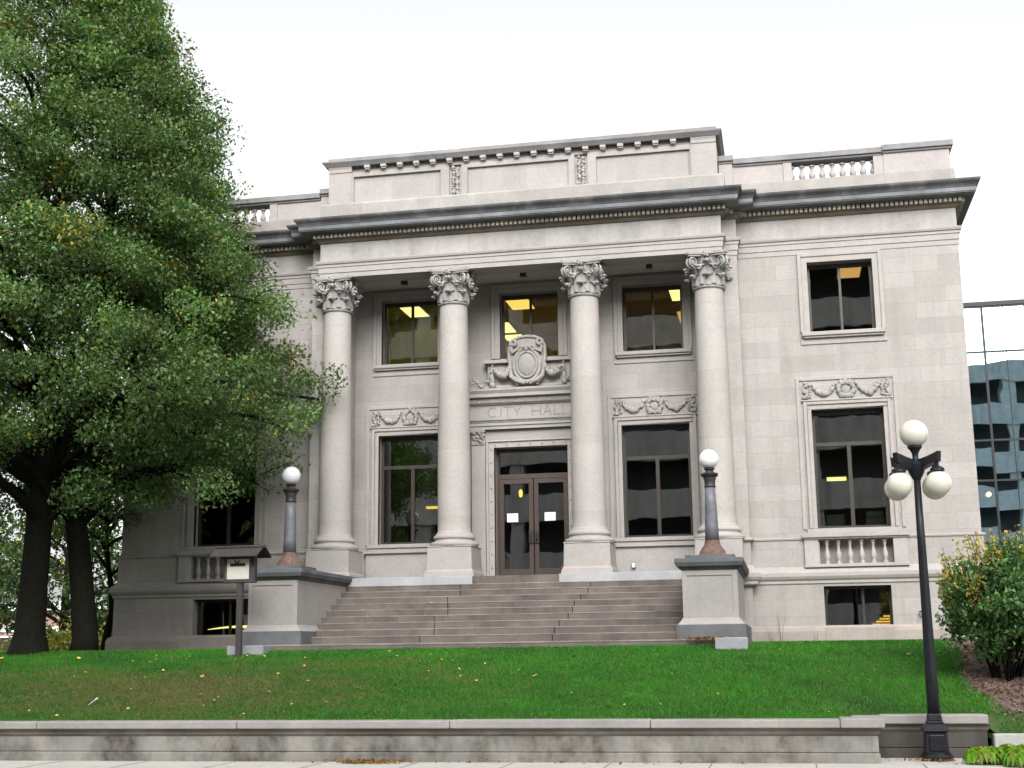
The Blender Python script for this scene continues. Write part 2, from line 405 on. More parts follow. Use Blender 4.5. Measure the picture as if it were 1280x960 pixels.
e = MB().sweep(cp, [(0,10.44),(.22,10.45),(.25,10.47),(.42,10.475),(.42,10.50),(.44,10.50),(.44,10.595),(0,10.597)]); part(e, 'corona', M['grey'], ent)
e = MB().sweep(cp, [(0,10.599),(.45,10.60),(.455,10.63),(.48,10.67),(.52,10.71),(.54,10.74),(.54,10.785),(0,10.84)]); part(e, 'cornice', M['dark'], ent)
# soffit and ceiling of the portico, beam body over the columns
b = MB().box(-PX+.002,PX-.002,PY+.002,-.06,9.345,10.6); part(b, 'beam', M['lime'])
b = MB().box(-RX-.05,RX+.05,-.06,C2+.1,9.43,10.6); part(b, 'portico_ceiling', M['soffit'])
rf = MB().box(-W2+.02,W2-.02,.02,BACK-.03,10.3,10.86); part(rf, 'roof', M['grey'])
# ---- attic
at = MB()
AY, AX = -.30, 4.98
at.box(-AX+.01, AX-.01, AY+.10, 3.2, 10.84, 12.44)
holes = [(2.0,4.32,11.47,12.16),(-4.32,-2.0,11.47,12.16),(-1.30,1.30,11.47,12.16),(1.46,1.78,11.46,12.26),(-1.78,-1.46,11.46,12.26)]
at.wall(AY+.03, -4.36, 4.36, 11.38, 12.28, holes, .06)
for s_ in (1,-1): at.box(*sorted((s_*4.36,s_*AX)), AY, 3.0, 11.2, 12.28)
attic = part(at, 'attic', M['attic'])
ap = [(-AX,3.2),(-AX,AY),(AX,AY),(AX,3.2)]
part(MB().sweep(ap, [(0,10.84),(.16,10.84),(.16,11.36),(.12,11.41),(0,11.42)]), 'attic_plinth', M['plinth'], attic)
for s_ in (1,-1):
    e = MB(); e.sweep([(s_*4.36,AY),(s_*AX,AY)] if s_ > 0 else [(-AX,AY),(-4.36,AY)], [(0,12.28),(.02,12.28),(.03,12.36),(.06,12.42),(0,12.42)]); part(e, 'pier_moulding', M['limel'], attic)
e = MB(); e.sweep(ap, [(0,12.42),(.07,12.43),(.10,12.47),(.15,12.53),(.15,12.565),(0,12.575)])
part(e, 'attic_cornice', M['coping'], attic)
part(MB().box(-AX-.02,AX+.02,AY-.02,3.2,12.57,12.68), 'attic_coping', M['coping'], attic, bevel=.015)
e = MB().sweep([(-4.36,AY+.1),(4.36,AY+.1)], [(0,12.27),(.07,12.28),(.09,12.31),(0,12.32)]); part(e, 'attic_moulding', M['limel'], attic)
bk = MB().prism([(0,0)]*3,0,0); bk = MB()
bk.box(-.075,.075,-.19,.0,.07,.15); bk.box(-.065,.065,-.16,.0,.03,.07); bk.box(-.06,.06,-.10,0,0,.03)
b0 = None
for k in range(19):
    x = (k-9)*.4375
    if b0 is None:
        b0 = bk.build('bracket', M['lime'], attic, bevel=.012, loc=(0,0,0)); o = b0
    else:
        o = b0.copy(); COL.objects.link(o); o.parent = attic
    o.location = Vector((x, AY+.10, 12.27)) - HO - attic.location
def lumps(mb, pts, r, jit, n=7, m=5):
    for p in pts:
        q = [p[i]+random.uniform(-jit,jit) for i in range(3)]
        mb.sphere(q, r*random.uniform(.75,1.2), n, m)
for s_ in (1,-1):              # carved drops in the two attic strips
    o = MB(); cx = s_*1.62
    for k in range(11):
        z = 12.2-k*.068
        lumps(o, [(cx-.05,AY+.07,z),(cx+.05,AY+.07,z-.03)], .05, .015)
    part(o, 'carved_drop', M['relief'], attic, smooth=True)
# ---- roof balustrades over the wings
def baluster_mesh(h, r, mat, name='baluster'):
    pr = [(.9,0),(.9,.09),(.62,.1),(.55,.14),(.75,.2),(.95,.32),(.9,.42),(.6,.56),(.42,.68),(.40,.78),(.6,.83),(.6,.86),(.45,.88),(.5,.91),(.85,.92),(.85,1)]
    mb = MB().lathe([(a*r, z*h) for a, z in pr], n=12)
    o = mb.build(name, mat, None, smooth=True, auto=40); return o
proto_rb = baluster_mesh(.40, .082, M['limel']); used_rb = [0]
proto_wb = baluster_mesh(.545, .068, M['limel']); used_wb = [0]
def put_baluster(proto, used, parent, p):
    o = proto if not used[0] else proto.copy()
    if used[0]: COL.objects.link(o)
    used[0] = 1; o.parent = parent
    base = Vector((0,0,0)); q = parent
    while q is not None: base += q.location; q = q.parent
    o.location = Vector(p)-base
for s_ in (1,-1):
    def X(a, b): return sorted((s_*a, s_*b))
    y0 = .16
    m_ = MB()
    m_.box(*X(5.0,5.34), y0-.04, y0+.3, 11.28, 11.84)
    m_.box(*X(5.34,6.56), y0, y0+.3, 11.27, 11.75); m_.box(*X(6.56,6.77), y0-.025, y0+.32, 11.27, 11.75)
    m_.box(*X(8.71,8.94), y0-.025, y0+.32, 11.27, 11.75); m_.box(*X(8.94,10.48), y0-.04, y0+.4, 11.27, 11.78)
    m_.box(*X(10.18,10.48), y0+.4, BACK-.3, 11.27, 11.78)
    bal = part(m_, 'roof_balustrade', M['limel'], bevel=.008)
    q = MB(); q.box(*X(4.97,10.56), y0-.10, y0+.42, 10.82, 11.24); q.box(*X(4.97,10.53), y0-.07, y0+.41, 11.24, 11.275)
    q.box(*X(10.1,10.56), y0+.42, BACK-.3, 10.82, 11.24)
    part(q, 'balustrade_plinth', M['plinth'], bal, bevel=.01)
    q = MB()
    for a, b_, dz, dy in ((5.0,5.36,.09,.07),(5.36,8.92,0,.04),(8.92,10.5,.03,.085)):
        q.box(*X(a,b_+ (.03 if b_ > 10 else 0)), y0-dy, y0+.36, 11.745+dz, 11.80+dz)
        q.box(*X(a,b_+ (.07 if b_ > 10 else 0)), y0-dy-.05, y0+.38, 11.80+dz, 11.94+dz)
    q.box(*X(10.14,10.56), y0+.38, BACK-.3, 11.80, 11.96)
    part(q, 'balustrade_rail', M['coping'], bal, bevel=.012)
    for k in range(9):
        x = 6.77 + 1.94*(k+.0)/8
        if 0 < k < 8 or True:
            if k in (0,8): continue
            put_baluster(proto_rb, used_rb, bal, (s_*x, y0+.14, 11.275))
    for k in (0,8):
        put_baluster(proto_rb, used_rb, bal, (s_*(6.77 + 1.94*k/8), y0+.14, 11.275))

# ---- columns
def capital():
    o = MB()
    o.lathe([(.36,-.03),(.385,-.015),(.385,.015),(.355,.03),(.345,.06),(.33,.3),(.34,.55),(.40,.72),(.44,.76)], n=32, cap=False)
    def leaf(a, r0, h, wd, out, z0):
        ca, sa = math.cos(a), math.sin(a); n = 9; pts = []
        for i in range(n):
            t = i/(n-1)
            r = r0 + .03 + out*max(0, t-.45)**1.5*2.2; z = z0 + h*math.sin(min(t,1)*PI*.58)/1.0
            if t > .8: z -= h*(t-.8)*1.3
            hw = wd*(.75+.5*math.sin(t*PI*.9)) * (1 if t < .8 else (1-(t-.8)*3))
            hw *= 1+.22*math.sin(t*19)
            for k, dr in ((-1,-.02),(-.5,.015),(0,.03),(.5,.015),(1,-.02)):
                rr_ = r+dr; px = rr_*ca - k*hw*sa; py = rr_*sa + k*hw*ca
                pts.append((px,py,z))
        fs = [(i*5+k,i*5+k+1,(i+1)*5+k+1,(i+1)*5+k) for i in range(n-1) for k in range(4)]
        o.add(pts, fs)
        o.add([(p[0]*.93,p[1]*.93,p[2]-.012) for p in pts], [tuple(reversed(f)) for f in fs])
        tr = r0+.03+out*.9*1.0
        o.sphere((tr*ca, tr*sa, z0+h*.86), wd*.62, 8, 6, (1,1,.6))
    for k in range(8): leaf(2*PI*k/8, .345, .27, .10, .16, .03)
    for k in range(8): leaf(2*PI*(k+.5)/8, .345, .47, .10, .22, .06)
    for k in range(4):         # corner volutes
        a = PI/4+PI/2*k; ca, sa = math.cos(a), math.sin(a)
        for side in (-1,1):
            pts = []; rad = []
            for i in range(26):
                t = i/25; th = -PI*.5 + t*PI*3.1; q = .135*(1-t*.78)
                rc = .505 + q*math.cos(th); z = .60 + q*math.sin(th)*1.0
                pts.append((rc*ca - side*.055*sa, rc*sa + side*.055*ca, z)); rad.append(.030*(1-.35*t))
            o.tube(pts, rad, 6)
        o.sphere((.505*ca,.505*sa,.60), .075, 8, 6)
        o.tube([(.36*ca,.36*sa,.33),(.42*ca,.42*sa,.47),(.50*ca,.50*sa,.47)], [.05,.05,.04], 6)
    for k in range(4):         # abacus flower and helices
        a = PI/2*k; ca, sa = math.cos(a), math.sin(a)
        o.sphere((.47*ca,.47*sa,.775), .075, 10, 6)
        for j in range(5):
            b_ = 2*PI*j/5; o.sphere((.50*ca-.06*math.cos(b_)*sa, .50*sa+.06*math.cos(b_)*ca, .775+.06*math.sin(b_)), .038, 7, 5)
        o.sphere((.46*ca,.46*sa,.62), .055, 8, 6)
        for sd_ in (-1,1):
            o.tube([(.40*ca-sd_*.14*sa, .40*sa+sd_*.14*ca, .45),(.45*ca-sd_*.13*sa,.45*sa+sd_*.13*ca,.58),(.47*ca-sd_*.08*sa,.47*sa+sd_*.08*ca,.65),(.46*ca-sd_*.04*sa,.46*sa+sd_*.04*ca,.61)], [.03,.03,.028,.03], 6)
    # concave-sided abacus
    outl = []
    for k in range(4):
        a = PI/2*k - PI/4
        c0 = Vector((math.cos(a),math.sin(a)))*.70; c1 = Vector((math.cos(a+PI/2),math.sin(a+PI/2)))*.70
        mid = (c0+c1)/2; inn = mid.normalized()*.42
        tdir = (c1-c0).normalized()
        for i in range(9):
            t = i/8; base = c0+tdir*.05 + (c1-c0-tdir*.10)*t; dep = (mid.length-.42)*(1-(2*t-1)**2)
            outl.append(base - mid.normalized()*dep)
    n = len(outl)
    for z0, z1, sc in ((.735,.78,.94),(.78,.845,1.0)):
        o.add([(p.x*sc,p.y*sc,z0) for p in outl]+[(p.x*sc,p.y*sc,z1) for p in outl],
              [tuple(range(n-1,-1,-1)), tuple(range(n,2*n))]+[(k,(k+1)%n,(k+1)%n+n,k+n) for k in range(n)])
    return o
COLY = -.40
colp = None
shaft = []
for i in range(25):
    t = i/24; r = .40 - .058*max(0, (t-.25)/.75)**1.35
    shaft.append((r, 2.90+(8.50-2.90)*t))
shaft = [(.425,2.86),(.41,2.88)]+shaft
for i, x in enumerate((1.64,4.66,-1.64,-4.66)):
    if colp is None:
        colp = MB().lathe([(r,z-2) for r,z in shaft], n=40).build('column', M['drum'], hall, smooth=True, auto=50)
        cb_ = MB().lathe([(.55,2.52),(.575,2.545),(.585,2.58),(.575,2.615),(.545,2.635),(.49,2.645),(.47,2.68),(.48,2.71),(.50,2.72),(.505,2.75),(.49,2.785),(.465,2.80),(.44,2.83),(.425,2.865)], n=40)
        MB_ = cb_.v; cb_.v = [(a,b_,c-2) for a,b_,c in cb_.v]
        cb_.build('column_base', M['lime'], colp, smooth=True, auto=50)
        pd = MB().frustum(0,0,1.80-2,1.21,1.21,1.90-2,1.19,1.19); pd.frustum(0,0,1.90-2,1.17,1.17,1.97-2,1.10,1.10); pd.frustum(0,0,1.97-2,1.10,1.10,2.50-2,1.07,1.07); pd.frustum(0,0,2.50-2,1.10,1.10,2.53-2,1.10,1.10)
        pd.build('pedestal', M['lime'], colp, bevel=.012)
        cpm = capital(); o = cpm.build('capital', M['cap'], colp, smooth=True, auto=60); o.location = (0,0,8.505-2)
        c = colp
    else:
        c = copy_tree(colp, hall)
    c.location = Vector((x, COLY, 2)) - HO
# ---- windows
def frame_rect(mb, x0, x1, z0, z1, wd, y0, y1, sides='lrt'):
    if 'l' in sides: mb.box(x0-wd, x0, y0, y1, z0, z1)
    if 'r' in sides: mb.box(x1, x1+wd, y0, y1, z0, z1)
    if 't' in sides: mb.box(x0-wd, x1+wd, y0, y1, z1, z1+wd)
    if 'b' in sides: mb.box(x0-wd, x1+wd, y0, y1, z0-wd, z0)
def carved_panel(xc, y, hw, z0, z1, parent):
    """wreath between two garlands, scroll blocks at the ends"""
    o = MB(); zc = (z0+z1)/2; h = z1-z0
    for k in range(26):
        a = 2*PI*k/26; lumps(o, [(xc+.17*math.cos(a), y-.045, zc+.16*math.sin(a))], .058, .012)
    o.sphere((xc,y-.02,zc), .11, 14, 8, (1,.35,1))
    lumps(o, [(xc-.10,y-.05,z1-.05),(xc+.10,y-.05,z1-.05),(xc,y-.06,z1-.03),(xc-.12,y-.05,z0+.06),(xc+.12,y-.05,z0+.06)], .055, .01)
    for s_ in (-1,1):
        xa, xb = xc+s_*.24, xc+s_*(hw-.24)
        for k in range(19):
            t = k/18; x = xa+(xb-xa)*t; sag = math.sin(t*PI)
            lumps(o, [(x, y-.035, z1-.08-.24*sag)]*2, .036+.035*sag, .018)
        for k in range(7): lumps(o, [(xb+s_*.03, y-.04, z1-.06-k*.05)], .035, .012)
        xe = xc+s_*(hw-.09)
        for k in range(8): lumps(o, [(xe+.03*math.sin(k*1.3), y-.035, z0+.05+k*(h-.1)/7)], .05, .015)
        lumps(o, [(xe-.05,y-.04,z0+.05),(xe+.05,y-.04,z0+.05)], .035, .0)
    o.v = [(a,y-.004-(y-b_)*.62,c) for a,b_,c in o.v]
    return part(o, 'carved_panel', M['relief'], parent, smooth=True)
def pane(x0,x1,z0,z1,y,parent):
    return part(MB().box(x0,x1,y,y+.012,z0,z1), 'pane', M['glass'], parent)
def upper_window(x0,x1,y,mull=None,sill=True):
    z0,z1 = ZU; yf = y+.25
    f_ = MB(); t = .06
    f_.box(x0,x0+t,yf,yf+.09,z0,z1); f_.box(x1-t,x1,yf,yf+.09,z0,z1); f_.box(x0+t,x1-t,yf,yf+.09,z1-t*1.6,z1); f_.box(x0+t,x1-t,yf,yf+.09,z0,z0+t)
    xm = (x0+x1)/2 if mull is None else mull
    f_.box(xm-.03,xm+.03,yf+.01,yf+.085,z0+t,z1-t*1.6)
    win = part(f_, 'window', M['bronze'])
    pane(x0+t,xm-.03,z0+t,z1-t*1.6,yf+.04,win); pane(xm+.03,x1-t,z0+t,z1-t*1.6,yf+.04,win)
    s_ = MB(); frame_rect(s_,x0,x1,z0,z1,.135,y-.035,y+.12); 
    s_.box(x0-.225,x0-.135,y-.06,y+.1,z0,z1+.225); s_.box(x1+.135,x1+.225,y-.06,y+.1,z0,z1+.225); s_.box(x0-.135,x1+.135,y-.06,y+.1,z1+.135,z1+.225)
    part(s_, 'stone_surround', M['lime'], win, bevel=.01)
    if sill:
        q = MB(); q.box(x0-.20,x1+.20,y-.14,y+.24,z0-.105,z0-.01); q.box(x0-.17,x1+.17,y-.10,y+.2,z0-.155,z0-.105); q.box(x0-.24,x1+.24,y-.03,y+.2,z0-.30,z0-.155)
        part(q, 'sill', M['lime'], win, bevel=.012)
    return win
def lower_window(x0,x1,y,transom=4.70):
    z0,z1 = ZL; yf = y+.25; t = .07
    f_ = MB()
    f_.box(x0,x0+t,yf,yf+.1,z0,z1); f_.box(x1-t,x1,yf,yf+.1,z0,z1); f_.box(x0+t,x1-t,yf,yf+.1,z1-t*1.6,z1); f_.box(x0+t,x1-t,yf,yf+.1,z0,z0+t)
    f_.box(x0+t,x1-t,yf+.005,yf+.095,transom,transom+.09); xm = (x0+x1)/2
    f_.box(xm-.045,xm+.045,yf+.01,yf+.09,z0+t,transom)
    win = part(f_, 'window', M['bronze'])
    pane(x0+t,x1-t,transom+.09,z1-t*1.6,yf+.04,win); pane(x0+t,xm-.045,z0+t,transom,yf+.04,win); pane(xm+.045,x1-t,z0+t,transom,yf+.04,win)
    s_ = MB(); frame_rect(s_,x0,x1,z0,z1,.10,y-.02,y+.12); 
    s_.box(x0-.18,x0-.10,y-.055,y+.1,z0,z1+.18); s_.box(x1+.10,x1+.18,y-.055,y+.1,z0,z1+.18); s_.box(x0-.10,x1+.10,y-.055,y+.1,z1+.10,z1+.18)
    s_.box(x0-.33,x0-.25,y-.03,y+.1,z0-.02,6.32); s_.box(x1+.25,x1+.33,y-.03,y+.1,z0-.02,6.32); s_.box(x0-.25,x1+.25,y-.03,y+.1,6.235,6.32)
    s_.box(x0-.22,x1+.22,y-.075,y+.1,z1+.18,z1+.215)
    part(s_, 'stone_surround', M['lime'], win, bevel=.01)
    carved_panel((x0+x1)/2, y, (x1-x0)/2+.21, z1+.225, 6.225, win)
    return win
def room(x0,x1,y0,y1,z0,z1,mat):
    o = MB(); v = [(x0,y0,z0),(x1,y0,z0),(x1,y1,z0),(x0,y1,z0),(x0,y0,z1),(x1,y0,z1),(x1,y1,z1),(x0,y1,z1)]
    o.add(v, [(0,1,2,3),(4,7,6,5),(1,5,6,2),(2,6,7,3),(3,7,4,0)])
    return part(o, 'room', mat)
for i, (a,b) in enumerate(RU): upper_window(a,b,C2,sill=(i < 2))
for a,b in WU: upper_window(a,b,0)
for a,b in RL:
    win = lower_window(a,b,C2)
    q = MB(); q.box(a-.26,b+.26,C2-.12,C2+.24,2.655,2.75); q.box(a-.24,b+.24,C2-.08,C2+.1,2.60,2.655); q.box(a-.33,b+.33,C2-.16,C2-.001,2.52,2.60); q.box(a-.30,b+.30,C2-.09,C2-.002,1.8,2.52)
    part(q, 'sill', M['lime'], win, bevel=.01)
for k, (a,b) in enumerate(WL):
    win = lower_window(a,b,0)
    xc = (a+b)/2; q = MB(); q.box(a-.24,b+.24,-.04,.24,2.645,2.75); q.box(xc-1.19,xc+1.19,-.20,.2,2.535,2.635); q.box(xc-1.16,xc+1.16,-.16,.1,2.495,2.535)
    sill = part(q, 'sill', M['lime'], win, bevel=.01)
    q = MB(); q.box(xc-1.15,xc-.83,-.13,.1,1.93,2.495); q.box(xc+.83,xc+1.15,-.13,.1,1.93,2.495); q.box(xc-1.16,xc+1.16,-.15,.15,1.86,1.932)
    bl = part(q, 'window_balustrade', M['limel'], bevel=.008)
    for j in range(6): put_baluster(proto_wb, used_wb, bl, (xc-.83+.83*2*(j+.73)/6.45, -.03, 1.932))
for a,b in WB:
    z0,z1 = ZB; y = -.10; f_ = MB(); yf = y+.28
    f_.box(a,a+.05,yf,yf+.08,z0,z1); f_.box(b-.05,b,yf,yf+.08,z0,z1); f_.box(a+.05,b-.05,yf,yf+.08,z1-.06,z1); f_.box(a+.05,b-.05,yf,yf+.08,z0,z0+.05)
    xm = a+(b-a)*.585; f_.box(xm-.03,xm+.03,yf+.01,yf+.07,z0+.05,z1-.06)
    win = part(f_, 'basement_window', M['bronze'])
    pane(a+.05,xm-.03,z0+.05,z1-.06,yf+.03,win); pane(xm+.03,b-.05,z0+.05,z1-.06,yf+.03,win)
    part(MB().box(a-.02,b+.02,y-.13,y+.24,.2,z0-.002), 'sill', M['base'], win, bevel=.01)
# rooms behind the glass
room(-4.6,-1.9,C2+.42,3.95,6.9,9.36,M['roomg']); room(-1.85,1.85,C2+.42,7.2,6.9,9.36,M['room']); room(1.9,4.6,C2+.42,7.0,6.9,9.36,M['room'])
for s_ in (1,-1):
    a,b = sorted((s_*5.6,s_*9.9)); room(a,b,.42,6,6.9,9.36,M['roomd'])
    room(a,b,.42,9,2.0,5.72,M['roomd']); room(a,b,.40,4,.0,1.55,M['roomd'])
    a,b = sorted((s_*1.9,s_*4.6)); room(a,b,C2+.42,10,2.0,5.72,M['roomd'])
room(-1.5,1.5,C2+.42,9,1.8,5.3,M['roomd'])
# lamps inside: each lit panel a thing
def lamp_panel(name, label, x0,x1,y0,y1,z,mat,grp='lit ceiling panels inside the hall', th=.05):
    r = empty(name, ((x0+x1)/2,(y0+y1)/2,z)); tag(r, label, 'ceiling light', grp)
    MB().box(x0-.03,x1+.03,y0-.03,y1+.03,z+.012,z+th).build('housing', M['white'], r).location = -r.location
    MB().box(x0,x1,y0,y1,z,z+.01).build('diffuser', mat, r).location = -r.location
lamp_panel('ceiling_light','lit ceiling panel in the upper window behind the leftmost column gap', -3.84,-3.30,2.42,3.48,9.30,M['lamp_p'])
lamp_panel('ceiling_light','thin lit strip at the top edge of the upper window left of the entrance', -3.84,-3.22,1.85,2.05,9.30,M['lamp_p'])
lamp_panel('ceiling_light','large yellow lit panel at the top of the centre upper window', -.88,-.27,2.15,3.35,9.30,M['lamp_y'])
lamp_panel('ceiling_light','lit panel at the left edge of the centre upper window', -1.72,-1.30,4.75,5.95,9.30,M['lamp_p'])
lamp_panel('ceiling_light','lit panel above the stone cartouche, lowest in the centre upper window', -1.75,-1.2,6.2,6.9,9.28,M['lamp_p'])
lamp_panel('ceiling_light','bright panel in the top right corner of the upper window right of the entrance', 3.50,3.86,2.2,3.46,9.30,M['lamp_p'])
lamp_panel('ceiling_light','narrow lit panel at the right edge of the upper window right of the entrance', 3.52,3.9,4.7,6.0,9.30,M['lamp_d'])
lamp_panel('ceiling_light','amber panel at the top of the upper window in the right wing', 7.80,8.34,1.2,2.25,9.30,M['lamp_d'])
def strip_lamp(label, x0,x1,y,z,h,mat,grp='lit strips behind the lower windows',dp=.25):
    r = empty('strip_light', ((x0+x1)/2,y,z)); tag(r, label, 'strip light', grp)
    MB().box(x0,x1,y,y+dp,z,z+h).build('tube', mat, r).location = -r.location
    MB().box(x0-.02,x1+.02,y+.01,y+dp-.01,z+h+.004,z+h+.05).build('housing', M['white'], r).location = -r.location
strip_lamp('lit strip low in the window between the first and second columns, left half', -5.15+.55,-4.62+.55+.0,8.0,4.42,.05,M['lamp_s'])
strip_lamp('lit strip low in the window between the first and second columns, right half', -3.98,-3.38,8.0,4.44,.05,M['lamp_s'])
strip_lamp('pale lit strip in the lower window of the right wing', 7.40,7.92,6.5,4.66,.07,M['lamp_p'])
for k in range(4):  # glowing bars stand in for light reflected by blind slats, not real tubes
    lab = ['topmost','second','third','lowest'][k]
    strip_lamp(lab+' of four glowing bars put in for light reflected in a blind, right wing basement window', 8.30-.085*k-.02,8.55,.62,.74-.062*k,.026,M['lamp_s'],'glowing bars for light reflected in the right basement blind',.03)
r = empty('strip_light', (-7.7,.6,.7)); tag(r, 'curved glowing lamp low in the basement window beside the sign post', 'strip light')
MB().tube([(-8.35+1.5*t,.62,.70+.09*math.sin(t*2.4)-.05*t) for t in [k/12 for k in range(13)]], [.008+.026*min(1,k/7) for k in range(13)], 8).build('tube', M['lamp_p'], r, smooth=True).location = -r.location
MB().box(-8.4,-6.9,.68,.72,.74,.80).build('housing', M['iron'], r).location = -r.location
# ---- entrance: pilasters, entablature, cartouche, doors
ey = .76
q = MB(); 
for s_ in (1,-1):
    a,b = sorted((s_*1.15,s_*1.50)); q.box(a,b,.86,1.001,1.95,5.56); q.box(a-.03,b+.03,.82,1.001,1.80,1.95)
q.box(-1.15,1.15,.93,1.001,5.27,5.57)
ent2 = part(q, 'entrance_frame', M['lime'], bevel=.008)
q = MB()
for s_ in (1,-1):
    xc = s_*1.325
    for k in range(22): lumps(q, [(xc+random.uniform(-.16,.16), .85, 5.25+random.random()*.26)], .045, .02)
    q.box(xc-.19,xc+.19,.80,1.0,5.50,5.555); q.box(xc-.17,xc+.17,.83,1.0,5.185,5.21)
part(q, 'pilaster_capital', M['relief'], ent2, smooth=True, auto=40)
q = MB().sweep([(-1.62,1.0),(-1.62,ey+.06),(1.62,ey+.06),(1.62,1.0)], [(0,5.56),(.0,5.56),(.0,5.64),(.03,5.65),(.03,5.72),(.05,5.735),(.0,5.80),(0,6.16),(.04,6.18),(.06,6.21),(.06,6.33),(.19,6.36),(.19,6.44),(.24,6.52),(.24,6.57),(0,6.61)])
part(q, 'entrance_entablature', M['lime'], ent2)
q = MB()
for k in range(58):
    x = -1.6+3.2*k/57; q.box(x-.017,x+.017,ey-.05,ey+.0,6.22,6.325); 
part(q, 'dentil_band', M['lime'], ent2)
q = MB()
for k in range(80):
    x = -1.62+3.24*k/79; q.box(x-.012,x+.012,ey-.0,ey+.05,5.755,5.79)
part(q, 'bead_course', M['iron'], ent2)
LT = MB(); ly = ey+.053; T = .024
def seg(x0,z0,x1,z1,wd=T):
    dx,dz = x1-x0,z1-z0; L = math.hypot(dx,dz); nx,nz = -dz/L*wd/2, dx/L*wd/2
    LT.prism([(x0+nx,z0+nz),(x0-nx,z0-nz),(x1-nx,z1-nz),(x1+nx,z1+nz)], ly, ly+.02)
lz0, lz1 = 5.865, 6.11; lh = lz1-lz0
for k in range(9):
    a0, a1 = math.radians(45+k*30), math.radians(45+(k+1)*30)
    seg(-.93+.125*math.cos(a0), (lz0+lz1)/2+.123*math.sin(a0), -.93+.125*math.cos(a1), (lz0+lz1)/2+.123*math.sin(a1))
seg(-.72,lz0,-.72,lz1); seg(-.545,lz0,-.545,lz1); seg(-.655,lz1,-.435,lz1); seg(-.41,lz1,-.305,(lz0+lz1)/2); seg(-.20,lz1,-.305,(lz0+lz1)/2); seg(-.305,lz0,-.305,(lz0+lz1)/2)
seg(.085,lz0,.085,lz1); seg(.295,lz0,.295,lz1); seg(.085,(lz0+lz1)/2,.295,(lz0+lz1)/2)
seg(.37,lz0,.475,lz1); seg(.58,lz0,.475,lz1); seg(.405,lz0+.09,.545,lz0+.09)
seg(.65,lz0,.65,lz1); seg(.65,lz0+.01,.79,lz0+.01); seg(.86,lz0,.86,lz1); seg(.86,lz0+.01,1.03,lz0+.01)
part(LT, 'lettering', stone('shaded_dirty_letter_stone', (.24,.215,.195), .15), ent2)  # raised strokes; shade and dirt of incised grooves put into their colour
# door surround with rosettes
q = MB(); frame_rect(q,-.94,.94,1.8,5.11,.14,.94,1.12); q.box(-1.14,-1.08,.90,1.02,1.8,5.28); q.box(1.08,1.14,.90,1.02,1.8,5.28); q.box(-1.08,1.08,.90,1.02,5.25,5.28)
part(q, 'door_surround', M['limel'], ent2, bevel=.008)
q = MB()
for s_ in (1,-1):
    for k in range(10): q.sphere((s_*1.01,.94,2.1+k*.33), .032, 8, 5, (1,.5,1))
for k in range(7): q.sphere((-.9+.3*k,.94,5.18), .032, 8, 5, (1,.5,1))
part(q, 'rosettes', M['relief'], ent2, smooth=True)
# centre window ledge and cartouche
q = MB(); q.box(-1.14,-.35,.72,1.24,7.24,7.33); q.box(.35,1.14,.72,1.24,7.24,7.33); q.box(-1.06,-.3,.84,1.0,6.60,7.24); q.box(.3,1.06,.84,1.0,6.60,7.24); q.box(-.3,.3,.84,1.0,6.6,7.30)
q.box(-1.62,1.62,.74,1.0,6.605,6.66)
part(q, 'window_ledge', M['lime'], ent2, bevel=.01)
q = MB()
def oval(cx,cz,a,b_,n=36,t0=0,t1=2*PI): return [(cx+a*math.cos(t0+(t1-t0)*k/n), cz+b_*math.sin(t0+(t1-t0)*k/n)) for k in range(n+1)]
out = [(-.24,6.64),(-.40,6.85),(-.43,7.1),(-.47,7.35),(-.46,7.6),(-.38,7.78),(-.2,7.86),(0,7.88),(.2,7.86),(.38,7.78),(.46,7.6),(.47,7.35),(.43,7.1),(.40,6.85),(.24,6.64)]
q.prism(out, .66, .86)
q.tube([(x*.99,.655,z) for x,z in out], .045, 8)
q.tube([(x,.63,z) for x,z in oval(0,7.13,.33,.42)], .055, 8); q.tube([(x,.60,z) for x,z in oval(0,7.14,.255,.33)], .035, 8)
q.sphere((0,.64,7.15), .24, 24, 14, (1,.36,1.3))
for s_ in (1,-1):
    sp = [(s_*(.33-.0*t+.09*(1-t*.8)*math.cos(-.5+t*7)), .61, 7.70+.11*(1-t*.75)*math.sin(-.5+t*7)) for t in [k/20 for k in range(21)]]
    q.tube(sp, [.04]*21, 6)
    sp = [(s_*(.15+.075*(1-t*.75)*math.cos(2.5-t*7)), .585, 7.55+.075*(1-t*.75)*math.sin(2.5-t*7)) for t in [k/16 for k in range(17)]]
    q.tube(sp, [.03]*17, 6)
    q.tube([(s_*.40,.62,7.62),(s_*.36,.60,7.45),(s_*.22,.58,7.52)], [.05,.05,.035], 6)
    q.tube([(s_*.42,.62,7.0),(s_*.40,.60,6.85),(s_*.27,.59,6.74),(s_*.12,.58,6.68)], [.04,.06,.06,.04], 6)
    for k in range(15):
        t = k/14; lumps(q, [(s_*(.40+.45*t), .68, 7.16-.24*math.sin(t*PI*.92)-.04*t)]*2, .05+.035*math.sin(t*PI), .02)
    for k in range(10): lumps(q, [(s_*.92,.70,6.66+k*.055)], .075-.004*k, .02)
    for k in range(10): lumps(q, [(s_*(1.0+.035*k),.72,6.70+.06*math.sin(k*.9)+.2*max(0,.25-k*.06))], .05, .015)
    q.tube([(s_*(1.42+.10*(1-t*.7)*math.cos(t*9)),.70,6.79+.10*(1-t*.7)*math.sin(t*9)) for t in [k/20 for k in range(21)]], .03, 6)
lumps(q, [(0,.58,7.52),(-.07,.58,7.58),(.07,.58,7.58),(0,.58,6.68),(-.1,.6,6.66),(.1,.6,6.66)], .05, .01)
part(q, 'cartouche', M['relief'], ent2, smooth=True, auto=50)
